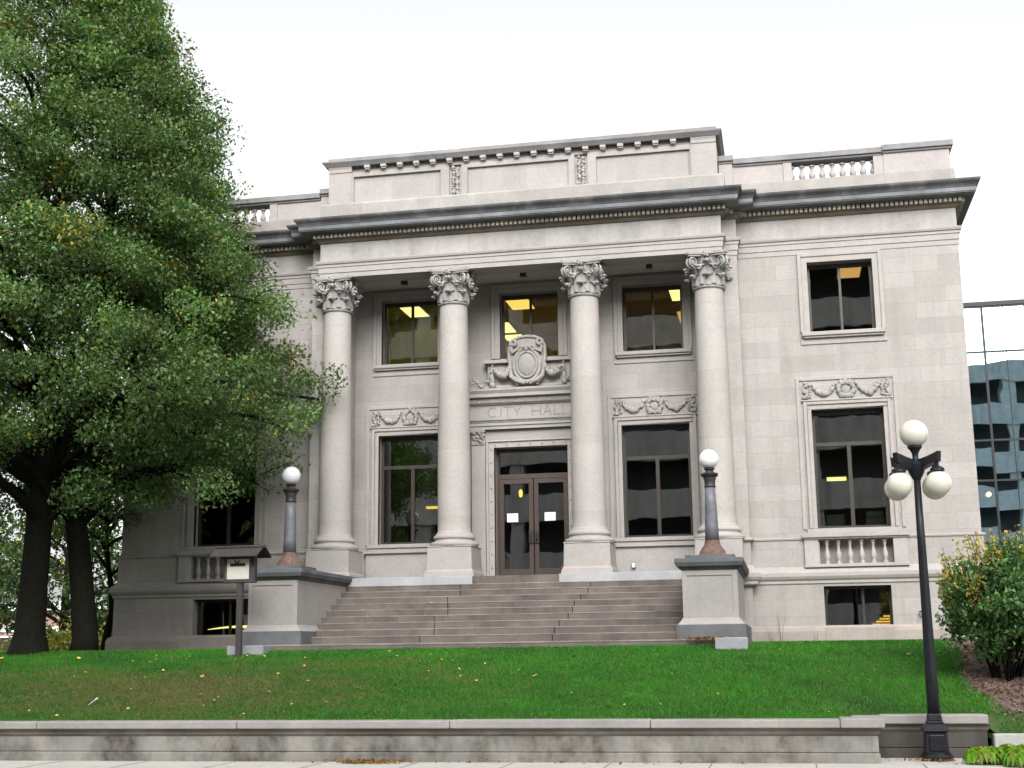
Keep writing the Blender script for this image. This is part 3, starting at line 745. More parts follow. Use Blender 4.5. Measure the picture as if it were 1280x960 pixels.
# doors
yd = 1.28
q = MB(); q.box(-.94,-.88,yd,yd+.1,1.8,5.11); q.box(.88,.94,yd,yd+.1,1.8,5.11); q.box(-.88,.88,yd,yd+.1,4.34,4.46); q.box(-.88,.88,yd,yd+.1,5.03,5.11)
door = part(q, 'entrance_door', M['bronzedoor'])
part(MB().box(-.88,.88,yd+.05,yd+.062,4.46,5.03), 'transom_pane', M['glass'], door)
for s_ in (1,-1):
    a,b = sorted((s_*.012,s_*.875)); q = MB()
    q.box(a,a+.11,yd+.01,yd+.08,1.83,4.335); q.box(b-.11,b,yd+.01,yd+.08,1.83,4.335); q.box(a+.11,b-.11,yd+.01,yd+.08,4.22,4.335); q.box(a+.11,b-.11,yd+.01,yd+.08,1.83,2.08)
    part(q, 'door_leaf', M['bronzedoor'], door)
    part(MB().box(a+.11,b-.11,yd+.04,yd+.052,2.08,4.22), 'pane', M['glass'], door)
    hx = s_*.075
    h = MB().box(hx-.05,hx+.05,yd-.035,yd+.009,2.72,3.02); h.tube([(hx,yd-.03,2.98),(hx,yd-.09,2.96),(hx,yd-.09,2.80),(hx,yd-.03,2.77)], .014, 6)
    part(h, 'handle', M['bronze'], door)
for a,b,z0,z1,lab in ((-.69,-.41,3.255,3.47,'white paper notice taped inside the left glass of the entrance door'),(.27,.55,3.265,3.475,'white paper notice taped inside the right glass of the entrance door')):
    o = MB().box(a,b,yd+.034,yd+.0375,z0,z1).build('paper_notice', M['paper']); tag(o, lab, 'paper notice', 'paper notices on the entrance door')
r = empty('hanging_lamp', (-.70,3.2,4.1)); tag(r, 'small amber lamp glowing behind the left door glass', 'lamp')
MB().lathe([(.03,0),(.045,.04),(.05,.14),(.035,.18),(.02,.2)], n=12).build('lamp_shade', M['lamp_o'], r, smooth=True)
MB().tube([(0,0,.3),(0,0,1.1)], .01, 6).build('cord', M['iron'], r)
r = empty('floor_lamp', (.43,4.2,2.05)); tag(r, 'dim orange lamp low behind the right door glass', 'lamp')
MB().lathe([(.05,.0),(.28,.10),(.34,.16),(.2,.28),(.05,.34)], n=14).build('lamp_shade', emit('dim_orange',(.8,.22,.03),.25), r, smooth=True)
MB().lathe([(.12,-.05),(.02,0)], n=10).build('lamp_base', M['iron'], r)
# ---- steps and stair piers
q = MB()
for k in range(9):
    yk = -1.25-.34*k; z = 1.60-.15*k
    xs = [-4.07, -1.3+.12*math.sin(k*2.1)-.05*k*.3, 1.75-.06*k+.05*math.sin(k*1.7), 4.07]
    for a,b in zip(xs[:-1],xs[1:]):
        j = random.uniform(-.004,.004)
        q.box(a+.007,b-.007,yk+j,yk+.40,z-.17,z+j*.5)
q.box(-4.75,4.72,-4.86,-4.2,.0,.235); q.box(-4.1,4.1,-4.4,-1.0,.02,.20)
steps = part(q, 'front_steps', M['step'], bevel=.012)
q = MB()
for k in range(9): q.box(-4.06,4.06,-1.257-.34*k,-1.20-.34*k,1.586-.15*k,1.606-.15*k)
q.box(-4.76,4.73,-4.87,-4.80,.212,.243)
part(q,'step_nosing',M['nosing'],steps,bevel=.006)
part(MB().box(-1.02,1.02,-1.22,C2-.001,1.4,1.78), 'landing', M['step'], steps, bevel=.01)
for a,b in ((1.02,4.2),(-4.2,-1.02)): part(MB().box(a,b,-1.20,C2-.001,1.4,1.795), 'stylobate', M['strip'], steps, bevel=.01)
def stair_pier(s_):
    r = empty('stair_pier', (s_*4.62,-2.6,.1)-HO if False else (0,0,0), 0, hall)
    r.location = Vector((s_*4.62,-2.4,.1))-HO
    def X(a,b): return sorted((s_*a,s_*b))
    yb = BY-.05
    q = MB(); q.box(*X(3.93,5.30),-4.62,yb,.05,.53); part(q,'pier_base',M['bluestone'],r,bevel=.012)
    def ring(a0,a1,y0,z0,b0,b1,y1,z1,mb):
        xa0,xa1 = X(a0,a1); xb0,xb1 = X(b0,b1)
        mb.add([(xa0,y0,z0),(xa1,y0,z0),(xa1,yb,z0),(xa0,yb,z0),(xb0,y1,z1),(xb1,y1,z1),(xb1,yb,z1),(xb0,yb,z1)],
               [(0,3,2,1),(4,5,6,7),(0,1,5,4),(1,2,6,5),(2,3,7,6),(3,0,4,7)])
    q = MB(); ring(3.955,5.27,-4.59,.532,4.02,5.21,-4.53,.60,q); ring(4.02,5.21,-4.53,.60,4.06,5.17,-4.50,.66,q)
    q.wall(-4.5, *X(4.07,5.17), .66, 1.60, [(*X(4.17,5.07),.76,1.50)], .02)
    q.box(*X(4.17,5.07),-4.48,-4.46,.76,1.5)
    q.box(*X(4.07,5.17),-4.455,yb,.66,1.60); q.box(*X(4.07,4.09),-4.499,-4.455,.66,1.6); q.box(*X(5.15,5.17),-4.499,-4.455,.66,1.6)
    part(q,'pier_die',M['pier'],r)
    q = MB(); ring(4.07,5.17,-4.50,1.602,4.0,5.24,-4.57,1.67,q); ring(3.97,5.27,-4.60,1.672,3.93,5.31,-4.64,1.76,q); ring(3.93,5.31,-4.64,1.76,3.94,5.30,-4.63,1.84,q)
    q.box(*X(4.12,5.12),-4.2,-3.2,1.841,1.93)
    part(q,'pier_coping',M['copingd'],r,bevel=.012)
for s_ in (1,-1): stair_pier(s_)
for x0,x1,y0,y1,z0,z1,lab in ((4.72,5.34,-5.45,-4.87,-.05,.26,'pale blue-grey stone block at the foot of the right stair pier'),(-5.25,-4.45,-5.40,-4.87,.0,.235,'low pale stone block beside the sign post at the left stair pier')):
    o = MB().box(x0,x1,y0,y1,z0,z1).build('stone_block', M['block'], bevel=.02); tag(o, lab, 'stone block', 'stone blocks at the foot of the stair piers')
# ceiling fixtures of the portico, small things on the walls
for x,lab in ((-3.04,'dark box light on the portico ceiling between the two left columns'),(.05,'dark box light on the portico ceiling above the entrance'),(3.21,'dark box light on the portico ceiling between the two right columns')):
    r = empty('ceiling_fixture',(x,.05,9.43)); tag(r,lab,'light fixture','box lights on the portico ceiling')
    MB().frustum(0,0,-.15,.16,.16,-.02,.13,.13).build('housing',M['iron'],r); MB().box(-.09,.09,-.09,.09,-.02,0).build('mounting_plate',M['iron'],r)
r = empty('outlet_box',(2.52,.905,2.0)); tag(r,'small grey weatherproof outlet box on the wall under the right porch window','outlet box')
MB().box(-.05,.05,-.06,0,.0,.15).build('housing',M['postgrey'],r,bevel=.01); MB().box(-.04,.04,-.075,-.061,.02,.13).build('lid',M['white'],r,bevel=.006)
r = empty('water_spigot',(9.03,-.1,.76)); tag(r,'small water spigot on the right wing wall beside the lamp post','spigot')
MB().tube([(0,0,0),(0,-.10,0),(0,-.14,-.03),(0,-.14,-.08)],[.02,.02,.018,.02],8).build('spout',M['postgrey'],r,smooth=True); MB().lathe([(.01,0),(.035,.01),(.035,.03),(.01,.035)],0,-.08,.04,10).build('tap_handle',M['iron'],r)
# things behind glass
r = empty('desk_box',(7.33,.62,2.82)); tag(r,'white box on the sill inside the lower window of the right wing','box')
MB().box(-.21,.21,0,.3,0,.27).build('body',M['equip'],r,bevel=.02); MB().box(-.22,.22,-.01,.31,.27,.30).build('lid',M['white'],r,bevel=.01)
r = empty('office_machine',(8.25,.65,2.82)); tag(r,'grey office machine inside the right end of the right wing lower window','office machine')
MB().frustum(0,.2,0,.5,.4,.22,.44,.34).build('body',M['equip'],r,bevel=.03); MB().box(-.2,.2,.05,.3,.225,.36).build('paper_tray',M['equip'],r,bevel=.02)
for x,y,h,lab in ((2.75,2.3,.62,'dim desk monitor seen at the left in the upper window right of the entrance'),(3.45,2.5,.75,'dim desk monitor seen at the right in the upper window right of the entrance')):
    r = empty('desk_monitor',(x,y,7.4)); tag(r,lab,'monitor','monitors in the upper window')
    MB().box(-.25,.25,0,.05,.12,.12+h*.6).build('screen',M['equip'],r,bevel=.01); MB().frustum(0,.03,0,.25,.2,.12,.06,.05).build('stand',M['iron'],r)

# ================================================================== LAMPS
def pier_lamp(x,lab):
    r = empty('globe_lamp',(x,-3.7,1.93)); tag(r,lab,'globe lamp','globe lamps on the stair piers')
    MB().lathe([(.30,0),(.30,.03),(.27,.05),(.26,.10),(.21,.17),(.17,.23),(.155,.29),(.155,.32)],n=28).build('lamp_base',M['rust'],r,smooth=True,auto=40)
    MB().lathe([(.145,.32),(.138,.6),(.122,1.1),(.108,1.42)],n=28).build('post',M['postgrey'],r,smooth=True)
    MB().lathe([(.112,1.42),(.125,1.44),(.112,1.46),(.112,1.55),(.13,1.60),(.13,1.63),(.17,1.66),(.185,1.70),(.17,1.72),(.10,1.74),(.075,1.78),(.11,1.80),(.115,1.825),(.09,1.84)],n=28).build('post_cap',M['iron'],r,smooth=True,auto=40)
    MB().sphere((0,0,2.02),.205,32,20).build('globe',M['globe'],r,smooth=True)
pier_lamp(4.66,'single white globe lamp on grey post standing on the right stair pier')
pier_lamp(-4.56,'single white globe lamp on grey post standing on the left stair pier')
r = empty('street_lamp',(8.17,-10.40,-1.625)); tag(r,'tall black street lamp with five cream globes beside the low wall','street lamp')
MB().lathe([(.24,0),(.24,.06),(.20,.11),(.185,.13)],n=8).build('foot',M['black'],r,bevel=.01)
q = MB().frustum(0,0,.10,.34,.34,.42,.31,.31); q.frustum(0,0,.42,.38,.38,.47,.36,.36); q.frustum(0,0,.47,.36,.36,.54,.24,.24); q.frustum(0,0,.54,.25,.25,.57,.24,.24); q.frustum(0,0,.57,.22,.22,.68,.19,.19)
q.box(-.11,.11,-.182,-.15,.14,.38)
q.build('base',M['black'],r,bevel=.015)
MB().lathe([(.095,.66),(.085,1.2),(.062,3.2),(.052,4.2)],n=20).build('pole',M['black'],r,smooth=True)
q = MB().lathe([(.055,4.18),(.12,4.3),(.13,4.42),(.06,4.50),(.045,4.53),(.05,4.60),(.085,4.66),(.11,4.68),(.11,4.72),(.09,4.735)],n=20)
q.build('finial',M['black'],r,smooth=True,auto=40)
arm_a = [math.radians(a) for a in (-62,-118,62,118)]
arm_a = [math.radians(a) for a in (-35,-145,35,145)]
gx, gd = .285, .235
for k,(sx,sy) in enumerate(((-1,-1),(1,-1),(-1,1),(1,1))):
    ex, ey_ = sx*gx, sy*gd
    o = MB()
    pr = [(.05,4.24),(.30,4.33),(.75,4.405),(1.12,4.43),(1.16,4.585),(.62,4.525),(.05,4.48)]
    L = math.hypot(ex,ey_); ux,uy = ex/L,ey_/L; px,py = -uy*.045, ux*.045; m_ = len(pr)
    vs = [(ux*L*a+px,uy*L*a+py,z) for a,z in pr]+[(ux*L*a-px,uy*L*a-py,z) for a,z in pr]
    o.add(vs,[tuple(range(m_)),tuple(range(2*m_-1,m_-1,-1))]+[(i,(i+1)%m_,(i+1)%m_+m_,i+m_) for i in range(m_)])
    o.lathe([(.03,4.46),(.03,4.36),(.07,4.345),(.105,4.32),(.11,4.285),(.10,4.275)],ex,ey_,0,16)
    o.build('arm',M['black'],r)
    MB().sphere((ex,ey_,4.09),.195,28,18).build('globe',M['globec'],r,smooth=True)
MB().sphere((0,0,4.905),.215,28,18).build('globe',M['globec'],r,smooth=True)

# ================================================================== KIOSK SIGN
r = empty('notice_sign',(-4.88,-5.6,.1)); tag(r,'roofed wooden notice sign on a dark post before the left stair pier','notice sign')
def kpart(mb,n,m,par=None,**k):
    o = mb.build(n,m,par or r,**k); o.location = -r.location if par is None else (0,0,0); return o
kpart(MB().box(-4.96,-4.84,-5.65,-5.55,-.1,1.53),'post',M['woodd'],bevel=.01)
bd = kpart(MB().box(-5.24,-4.57,-5.67,-5.51,1.50,2.06),'board_case',M['woodd'],bevel=.012)
kpart(MB().box(-5.17,-4.69,-5.676,-5.671,1.575,1.985),'board',M['sign'],bd)
q = MB()
q.prism([(-5.10,1.835),(-4.77,1.835),(-4.77,1.90),(-5.10,1.90)],-5.681,-5.677)
for a,b in (((-5.0,1.96),(-4.955,1.88)),((-4.90,1.95),(-4.955,1.88)),((-4.955,1.88),(-4.955,1.85))):
    dx,dz = b[0]-a[0],b[1]-a[1]; L = math.hypot(dx,dz); nx,nz = -dz/L*.014,dx/L*.014
    q.prism([(a[0]+nx,a[1]+nz),(a[0]-nx,a[1]-nz),(b[0]-nx,b[1]-nz),(b[0]+nx,b[1]+nz)],-5.685,-5.682)
kpart(q,'emblem',M['ink'],bd)
q = MB()
for a,b,z0,z1,y in ((-5.45,-4.42,2.20,2.03,-1),(-5.45,-4.36,2.20,2.03,1)):
    for k in range(4):
        t0,t1 = k/4,(k+1)/4+.06; ya,yb_ = -5.6+y*.30*t0, -5.6+y*.30*t1; za,zb = z0+(z1-z0)*t0+.012, z0+(z1-z0)*t1
        q.add([(a,ya,za),(b,ya,za),(b,yb_,zb),(a,yb_,zb),(a,ya,za+.025),(b,ya,za+.025),(b,yb_,zb+.025),(a,yb_,zb+.025)],[(0,1,2,3),(7,6,5,4),(0,4,5,1),(1,5,6,2),(2,6,7,3),(3,7,4,0)])
q.box(-5.46,-4.40,-5.65,-5.55,2.225,2.25)
kpart(q,'roof',M['shingle'])

# ================================================================== GROUND
def terr(x,y):
    """height of the lawn"""
    u_ = min(1,max(0,(x-5.0)/2.2)); yo = 10.7-1.1*u_*u_*(3-2*u_); t = min(1,max(0,(y+yo)/(yo-4.8)))
    base = -1.03+1.17*min(1,t*1.04-.04*t*t)
    if x > 8.9 and y < -9.5: base -= (-9.5-y)*.75
    if y > 2: base -= min(1.35,(y-2)*.11)
    return base+.03*mnoise.noise(Vector((x*.4,y*.4,0)))*(1 if -9.2 < y < -5.4 else .15)
def terr_sheet(xs,ys,skip=None,dz=0):
    vs = []; fs = []
    for y in ys:
        for x in xs: vs.append((x,y,terr(x,y)+dz))
    n = len(xs)
    for j in range(len(ys)-1):
        for i in range(n-1):
            cx,cy = (xs[i]+xs[i+1])/2,(ys[j]+ys[j+1])/2
            if skip and skip(cx,cy): continue
            a = j*n+i; fs.append((a,a+1,a+n+1,a+n))
    return MB().add(vs,fs)
xs = [-60,-40,-28]+[-20+.4*k for k in range(81)]+[14,18,24,40,60]; ys = [-10.7+.2*k for k in range(52)]+[0,2,4,6,8,10,12,14.5,16,20,26,40,60]
no_lawn = lambda x,y: (6.95 < x < 8.95 and y < -9.75) or (x > 8.9 and y < -9.9)
lawn = terr_sheet(xs,ys,no_lawn).build('lawn',M['soil'],smooth=True); tag(lawn,kind='structure')
mul = terr_sheet([8.95+.2*k for k in range(26)],[-9.6+.2*k for k in range(36)],lambda x,y: x < 8.98+max(0,(-y-8)*.13)+.10*math.sin(y*1.9),.006).build('mulch_bed',M['mulch'],smooth=True); tag(mul,kind='structure')
o = MB().box(-60,60,-15.2,-9.4,-1.9,-1.625).build('sidewalk',M['walk']); tag(o,kind='structure')
MULCH_HERE = 1
q = MB()
for k in range(-20,21): q.box(k*1.5-.006+.4,k*1.5+.006+.4,-15.2,-11.1,-1.624,-1.621)
q.box(-60,60,-13.106,-13.094,-1.624,-1.6215)
o = q.build('sidewalk_joints',M['iron']); tag(o,kind='structure')
o = MB().box(-60,60,-15.35,-15.2,-1.95,-1.622).build('kerb',M['conccap'],bevel=.02); tag(o,kind='structure')
o = MB().box(-200,200,-29.5,-15.35,-2.0,-1.77).build('road',M['asphalt']); tag(o,kind='structure')
o = MB().box(-200,200,-40.5,-29.5,-2.0,-1.63).build('far_sidewalk',M['walk']); tag(o,kind='structure')
o = MB().add([(-700,-500,-2.05),(700,-500,-2.05),(700,700,-2.05),(-700,700,-2.05)],[(0,1,2,3)]).build('ground',M['earth']); tag(o,kind='structure')
# grass blades
def grass():
    xs_,ys_,zs_,hs_,cs_ = [],[],[],[],[]
    n = 420000
    x = rng.uniform(-13.5,10.3,n); y = -10.72+rng.random(n)**1.0*6.6
    keep = ~((x > 6.9) & (x < 8.93) & (y < -9.72)) & ~((x > 8.9) & (y < -9.9)) & ~((x > 9.10+np.maximum(0,(-y-8)*.13)+.10*np.sin(y*1.9)) & (y > -9.5)) & ~((np.abs(x) < 5.4) & (y > -4.9))
    x,y = x[keep],y[keep]; n = len(x)
    z = np.empty(n); pat = np.empty(n); pb = np.empty(n)
    for i in range(n):
        z[i] = terr(x[i],y[i]); pat[i] = mnoise.noise(Vector((x[i]*.55,y[i]*.75,3.1)))+.7*mnoise.noise(Vector((x[i]*1.3,y[i]*2.0,9.3))); pb[i] = mnoise.noise(Vector((x[i]*2.3,y[i]*3.3,7.7)))
    # tired brown turf left of the middle, lush to the right
    dry = np.exp(-((x+4.4)/3.9)**2-((y+8.4)/1.9)**2)*1.0 + np.exp(-((x+9.5)/3.2)**2-((y+8.8)/1.9)**2)*.5
    dry = np.clip(dry+.45*pat*(dry > .08)+.35*pb*(dry > .08)-.12,0,1)
    g = np.stack([.034+.014*pat+.014*rng.random(n), .165+.05*pat+.045*pb+.06*rng.random(n), .011+.008*rng.random(n)],1)
    br = np.stack([.15+.06*rng.random(n),.115+.04*rng.random(n),.045+.02*rng.random(n)],1)
    is_dry = (rng.random(n) < dry*.75)[:,None]; shade = np.where(x < -5,.85,1.0)[:,None]
    c = np.where(is_dry,br,g*(1-.25*dry[:,None]))
    straw = rng.random(n) < .035+.03*np.clip(pb,0,1); c = np.where(straw[:,None],np.array([.20,.19,.06])*(.7+.6*rng.random((n,1))),c)
    hgt = (.028+.03*rng.random(n))*(1-.45*dry); wd = .005+.005*rng.random(n); a = rng.uniform(0,2*PI,n); lean = rng.normal(0,.025,(n,2))
    V = np.empty((n,3,3)); V[:,0] = np.stack([x-np.cos(a)*wd,y-np.sin(a)*wd,z-.005],1); V[:,1] = np.stack([x+np.cos(a)*wd,y+np.sin(a)*wd,z-.005],1)
    V[:,2] = np.stack([x+lean[:,0],y+lean[:,1],z+hgt],1)
    return V.reshape(-1,3), np.arange(n*3).reshape(n,3), np.clip(np.repeat(c,3,0),.004,1)
def fast_mesh(name,V,Fc,C,mat,parent=None,loc=None):
    me = bpy.data.meshes.new(name); nv,nf,k = len(V),len(Fc),Fc.shape[1]
    me.vertices.add(nv); me.vertices.foreach_set('co',V.astype(np.float32).ravel())
    me.loops.add(nf*k); me.loops.foreach_set('vertex_index',Fc.astype(np.int32).ravel())
    me.polygons.add(nf); me.polygons.foreach_set('loop_start',np.arange(0,nf*k,k,dtype=np.int32)); me.polygons.foreach_set('loop_total',np.full(nf,k,dtype=np.int32))
    me.update(calc_edges=True)
    at_ = me.color_attributes.new('leaf_tone','FLOAT_COLOR','POINT'); at_.data.foreach_set('color',np.concatenate([C,np.ones((nv,1))],1).astype(np.float32).ravel())
    me.materials.append(mat); o = bpy.data.objects.new(name,me); COL.objects.link(o)
    if parent: o.parent = parent
    if loc is not None: o.location = loc
    return o
o = fast_mesh('grass',*grass(),M['blade']); tag(o,kind='stuff')

# ================================================================== RETAINING WALLS
r = empty('retaining_wall',(-10,-10.9,-1.625)); tag(r,'long low grey concrete retaining wall along the sidewalk with coping','retaining wall')
def rpart(mb,n,m,**k):
    o = mb.build(n,m,r,**k); o.location = -r.location; return o
wpr = [(-.3,-1.63),(.015,-1.63),(.015,-1.495),(0,-1.485),(-.02,-1.475),(0,-1.465),(0,-1.235),(-.3,-1.23)]
mpr = [(-.3,-1.236),(.002,-1.236),(.012,-1.225),(.03,-1.20),(.03,-1.165),(.06,-1.125),(-.3,-1.12)]
mossy = stone('mossy_brown_concrete',(.125,.112,.092),.3,stain=(.26,.25,.22),stain_amt=.8,streak=(.5,.5,.5))
rpart(MB().sweep([(-45,-11.0),(7.31,-11.0),(7.31,-9.92)],mpr),'stained_moulding',mossy)['label'] = 'dark mossy moulding under the coping'
rpart(MB().sweep([(7.311,-9.92),(8.97,-9.92),(8.97,-9.5)],mpr),'stained_moulding',mossy)
rpart(MB().sweep([(-45,-11.0),(7.31,-11.0),(7.31,-9.92)],wpr),'wall_body',M['conc'])
o = rpart(MB().sweep([(7.311,-9.92),(8.97,-9.92),(8.97,-9.5)],wpr),'set_back_wall',stone('shaded_dirty_concrete',(.085,.08,.072),.3,stain=(.03,.028,.025),stain_amt=.8,streak=(.8,.8,.4))); o['label'] = 'dark set back end section, dirt and shade in its colour'  # shade of the recess and dirt are both put into this dark colour
q = MB(); xs_ = [-45,-41.6,-38.1,-34.6,-31,-27.4,-23.8,-20.2,-16.8,-13.3,-9.7,-6.1,-2.6,.9,4.0,6.78]
for a,b in zip(xs_[:-1],xs_[1:]): q.box(a+.004,b-.004,-11.10,-10.62+.02*random.random(),-1.12,-1.0+random.uniform(-.006,.004))
q.box(6.782,7.41,-11.11,-10.45,-1.12,-.985); q.box(6.98,7.41,-10.445,-9.9,-1.12,-.99); q.box(7.413,8.99,-10.02,-9.6,-1.12,-.985)
rpart(q,'coping',M['conccap'],bevel=.018)
r = empty('planter_wall',(11,-9.9,-1.625)); tag(r,'short pale concrete planter wall right of the street lamp','planter wall')
MB().box(-1.95,5,-.15,.06,-.01,.36).build('wall_body',M['planter'],r,bevel=.02); MB().box(-1.95,-1.75,.065,.5,-.01,.36).build('return_wall',M['planter'],r,bevel=.02)

# ================================================================== FOLIAGE
def leaf_cloud(P,size,tone,up=.55,ratio=.62):
    """one folded leaf (two triangles) at every point"""
    n = len(P); d = rng.normal(0,1,(n,3)); d[:,2] -= .25; d /= np.linalg.norm(d,axis=1,keepdims=True)
    nn = rng.normal(0,1,(n,3)); nn[:,2] = np.abs(nn[:,2])+up; nn -= d*(nn*d).sum(1,keepdims=True); nn /= np.linalg.norm(nn,axis=1,keepdims=True)
    s = np.cross(d,nn); L = (size*rng.uniform(.5,1.4,n))[:,None]; w = L*ratio*.5
    b_,t_ = P-d*L*.45, P+d*L*.55+nn*L*-.10; l_,r_ = P+s*w+nn*L*.12, P-s*w+nn*L*.12
    V = np.stack([b_,r_,t_,l_],1).reshape(-1,3); i = np.arange(n)*4
    Fc = np.stack([np.stack([i,i+1,i+2],1),np.stack([i,i+2,i+3],1)],1).reshape(-1,3)
    return V,Fc,np.repeat(tone,4,0)
def tone_mix(n,base,var,yel,clump=None,ycol=(.30,.22,.02)):
    c = np.array(base)[None]*(1+rng.normal(0,var,(n,1)))*np.array([1,1,1])[None]; c = c*(1+rng.normal(0,.08,(n,3)))
    if yel > 0:
        k = rng.random(n) < yel; c[k] = np.array(ycol)*(1+rng.normal(0,.2,(k.sum(),1)))
    return np.clip(c,.004,1)
def grow_tree(name,x,y,H,env,label,nprim,trunk_pts,trunk_rad,z_first,lpc=46,leaf=.125,base=(.106,.176,.062),yel=.02,grp=None,dens=None,cl_r=.30,sec=7,cat='tree'):
    z0 = terr(x,y)-.05; r = empty(name,(x,y,z0)); tag(r,label,cat,grp)
    tr = MB(); tr.tube(trunk_pts,trunk_rad,14)
    tp = [Vector(p) for p in trunk_pts]
    def axis(z):
        for a,b in zip(tp[:-1],tp[1:]):
            if a.z <= z <= b.z: return a.lerp(b,(z-a.z)/max(1e-6,b.z-a.z))
        return tp[-1].copy()
    clumps = []; tones = []
    for k in range(nprim):
        zt = z_first+(H-z_first)*((k+random.random()*.7)/nprim)**.92
        az = k*2.39996+random.uniform(-.35,.35)
        R = env(zt,az)*random.uniform(.86,1.06)
        rise = R*random.uniform(.30,.55)
        zs = max(z_first*.80,zt-rise)
        p0 = axis(zs); end = axis(zt); e_ = Vector((end.x+R*math.cos(az),end.y+R*math.sin(az),zt-.05*R))
        pts = []; n = 7
        for i in range(n):
            t = i/(n-1); q = p0.lerp(e_,t); q.z += .18*R*math.sin(t*PI)+random.uniform(-.05,.05)*R*.4; q.x += random.uniform(-.06,.06)*R*.5; q.y += random.uniform(-.06,.06)*R*.5
            pts.append(q)
        rb = max(.022,.014*R*1.5+.01*(1-zt/H)*4)
        tr.tube(pts,[rb*(1-.85*i/(n-1))+.006 for i in range(n)],6,cap=False)
        ns = max(3,int(sec*(.5+R/5)))
        for j in range(ns):
            t = .28+.72*(j+random.random()*.5)/ns; q = pts[0].lerp(pts[0],0)
            u = t*(n-1); i = min(n-2,int(u)); q = pts[i].lerp(pts[i+1],u-i)
            side = (1 if j % 2 else -1)*random.uniform(.5,1.25); L = R*.42*(1.15-t*.75)+.25
            dr = Vector((math.cos(az+side),math.sin(az+side),random.uniform(-.25,.55))); tip = q+dr*L
            midp = q.lerp(tip,.5)+Vector((0,0,.06*L))
            tr.tube([q,midp,tip],[.016,.011,.005],4,cap=False)
            if dens and random.random() > dens(tip,az): continue
            clumps += [midp+Vector((0,0,.03)),tip,q.lerp(tip,.78)]; tones += [random.gauss(1,.20)]*3
        clumps += [pts[-1],pts[-2]]; tones += [random.gauss(1,.18)]*2
    C_ = np.array([tuple(c) for c in clumps]); nC = len(C_)
    cnt = rng.integers(int(lpc*.6),int(lpc*1.3),nC); idx = np.repeat(np.arange(nC),cnt); n = len(idx)
    rr_ = (cl_r*rng.uniform(.7,1.35,nC))[idx][:,None]
    bd = rng.normal(0,1,(n,3)); bd /= np.linalg.norm(bd,axis=1,keepdims=True); bd *= (rng.random((n,1))**.45)*1.7
    P = C_[idx]+bd*rr_*np.array([1,1,.82])-np.array([0,0,.06])
    tn = tone_mix(n,base,.22,yel*.35)
    cy = rng.random(nC) < yel; tn = np.where((cy[idx]&(rng.random(n) < .75))[:,None],np.array([.27,.205,.02])*(1+rng.normal(0,.2,(n,1))),tn)
    ct = (np.clip(np.array(tones),.55,1.5)*(1+rng.normal(0,.12,nC)))[idx][:,None]; tn = np.clip(tn*ct,.004,1)
    V,Fc,Cc = leaf_cloud(P,leaf,tn,1.1)
    fast_mesh('crown',V,Fc,Cc,M['leaf'],r)
    t_ = tr.build('trunk',M['bark'],r,smooth=True)
    return r
def interp(tab):
    zs,rs = zip(*tab); return lambda z: float(np.interp(z,zs,rs))
envR = interp([(2.8,2.6),(3.7,4.3),(4.1,4.6),(5.1,4.95),(5.8,5.2),(6.6,5.25),(7.0,4.7),(8.6,4.0),(10.2,3.55),(11,3.4),(12,2.95),(13,2.45),(14,1.85),(15.6,1.05),(17,.4)])
def envB(z,az):
    e = envR(z); c = math.cos(az)
    return max(.25,e-(.0 if z < 7.0 else .42))*(1.0 if c > -.2 else .9)
grow_tree('shade_tree',-9.2,-4.0,17.2,envB,'large green shade tree with leaning dark trunk nearest the left wing',96,
    [(-.02,0,-.1),(.0,0,.35),(-.10,0,1.2),(-.24,0,2.2),(-.40,0,3.1),(-.30,0,4.6),(-.1,0,7),(.1,0,11),(.15,0,14.5),(.15,0,17.2)],[.36,.29,.265,.25,.235,.20,.16,.10,.055,.015],3.7,
    lpc=135,leaf=.096,yel=.035,grp='shade trees on the left lawn',cl_r=.31,sec=7,dens=lambda p,az: .80 if p.x > -1.0 else (.58 if p.z > 7 else .85))
envA_ = interp([(2.6,2.4),(3.5,3.8),(5,4.6),(7,4.6),(10,3.9),(13,2.9),(15.5,1.2),(16.5,.4)])
grow_tree('shade_tree',-10.2,-4.6,16.3,lambda z,az: envA_(z)*(1.05 if math.cos(az) < .2 else .8),'large green shade tree with thick flared trunk at the left edge',62,
    [(0,0,-.1),(0,0,.12),(.0,0,.5),(.02,0,1.2),(.08,0,3.0),(.12,0,4.6),(-.1,0,7),(-.3,0,11),(-.3,0,14),(-.3,0,16.3)],[.62,.44,.335,.305,.285,.24,.17,.10,.05,.015],3.5,
    lpc=120,leaf=.098,yel=.03,grp='shade trees on the left lawn',cl_r=.30,sec=6,dens=lambda p,az: .88 if p.z < 7.5 else .56)
# small forked tree by the corner of the hall
envC = interp([(1.6,.5),(3,1.3),(4.5,1.5),(6,.9),(6.6,.3)])
grow_tree('young_tree',-11.15,.5,6.6,lambda z,az: envC(z),'thin forked young tree beside the left corner of the hall',24,
    [(0,0,-.1),(.08,0,.5),(.2,0,1.1),(.16,0,1.6),(.02,0,2.4),(-.1,0,3.6),(-.2,0,6.6)],[.13,.10,.085,.075,.06,.04,.01],2.5,lpc=26,leaf=.13,cl_r=.3,sec=3)
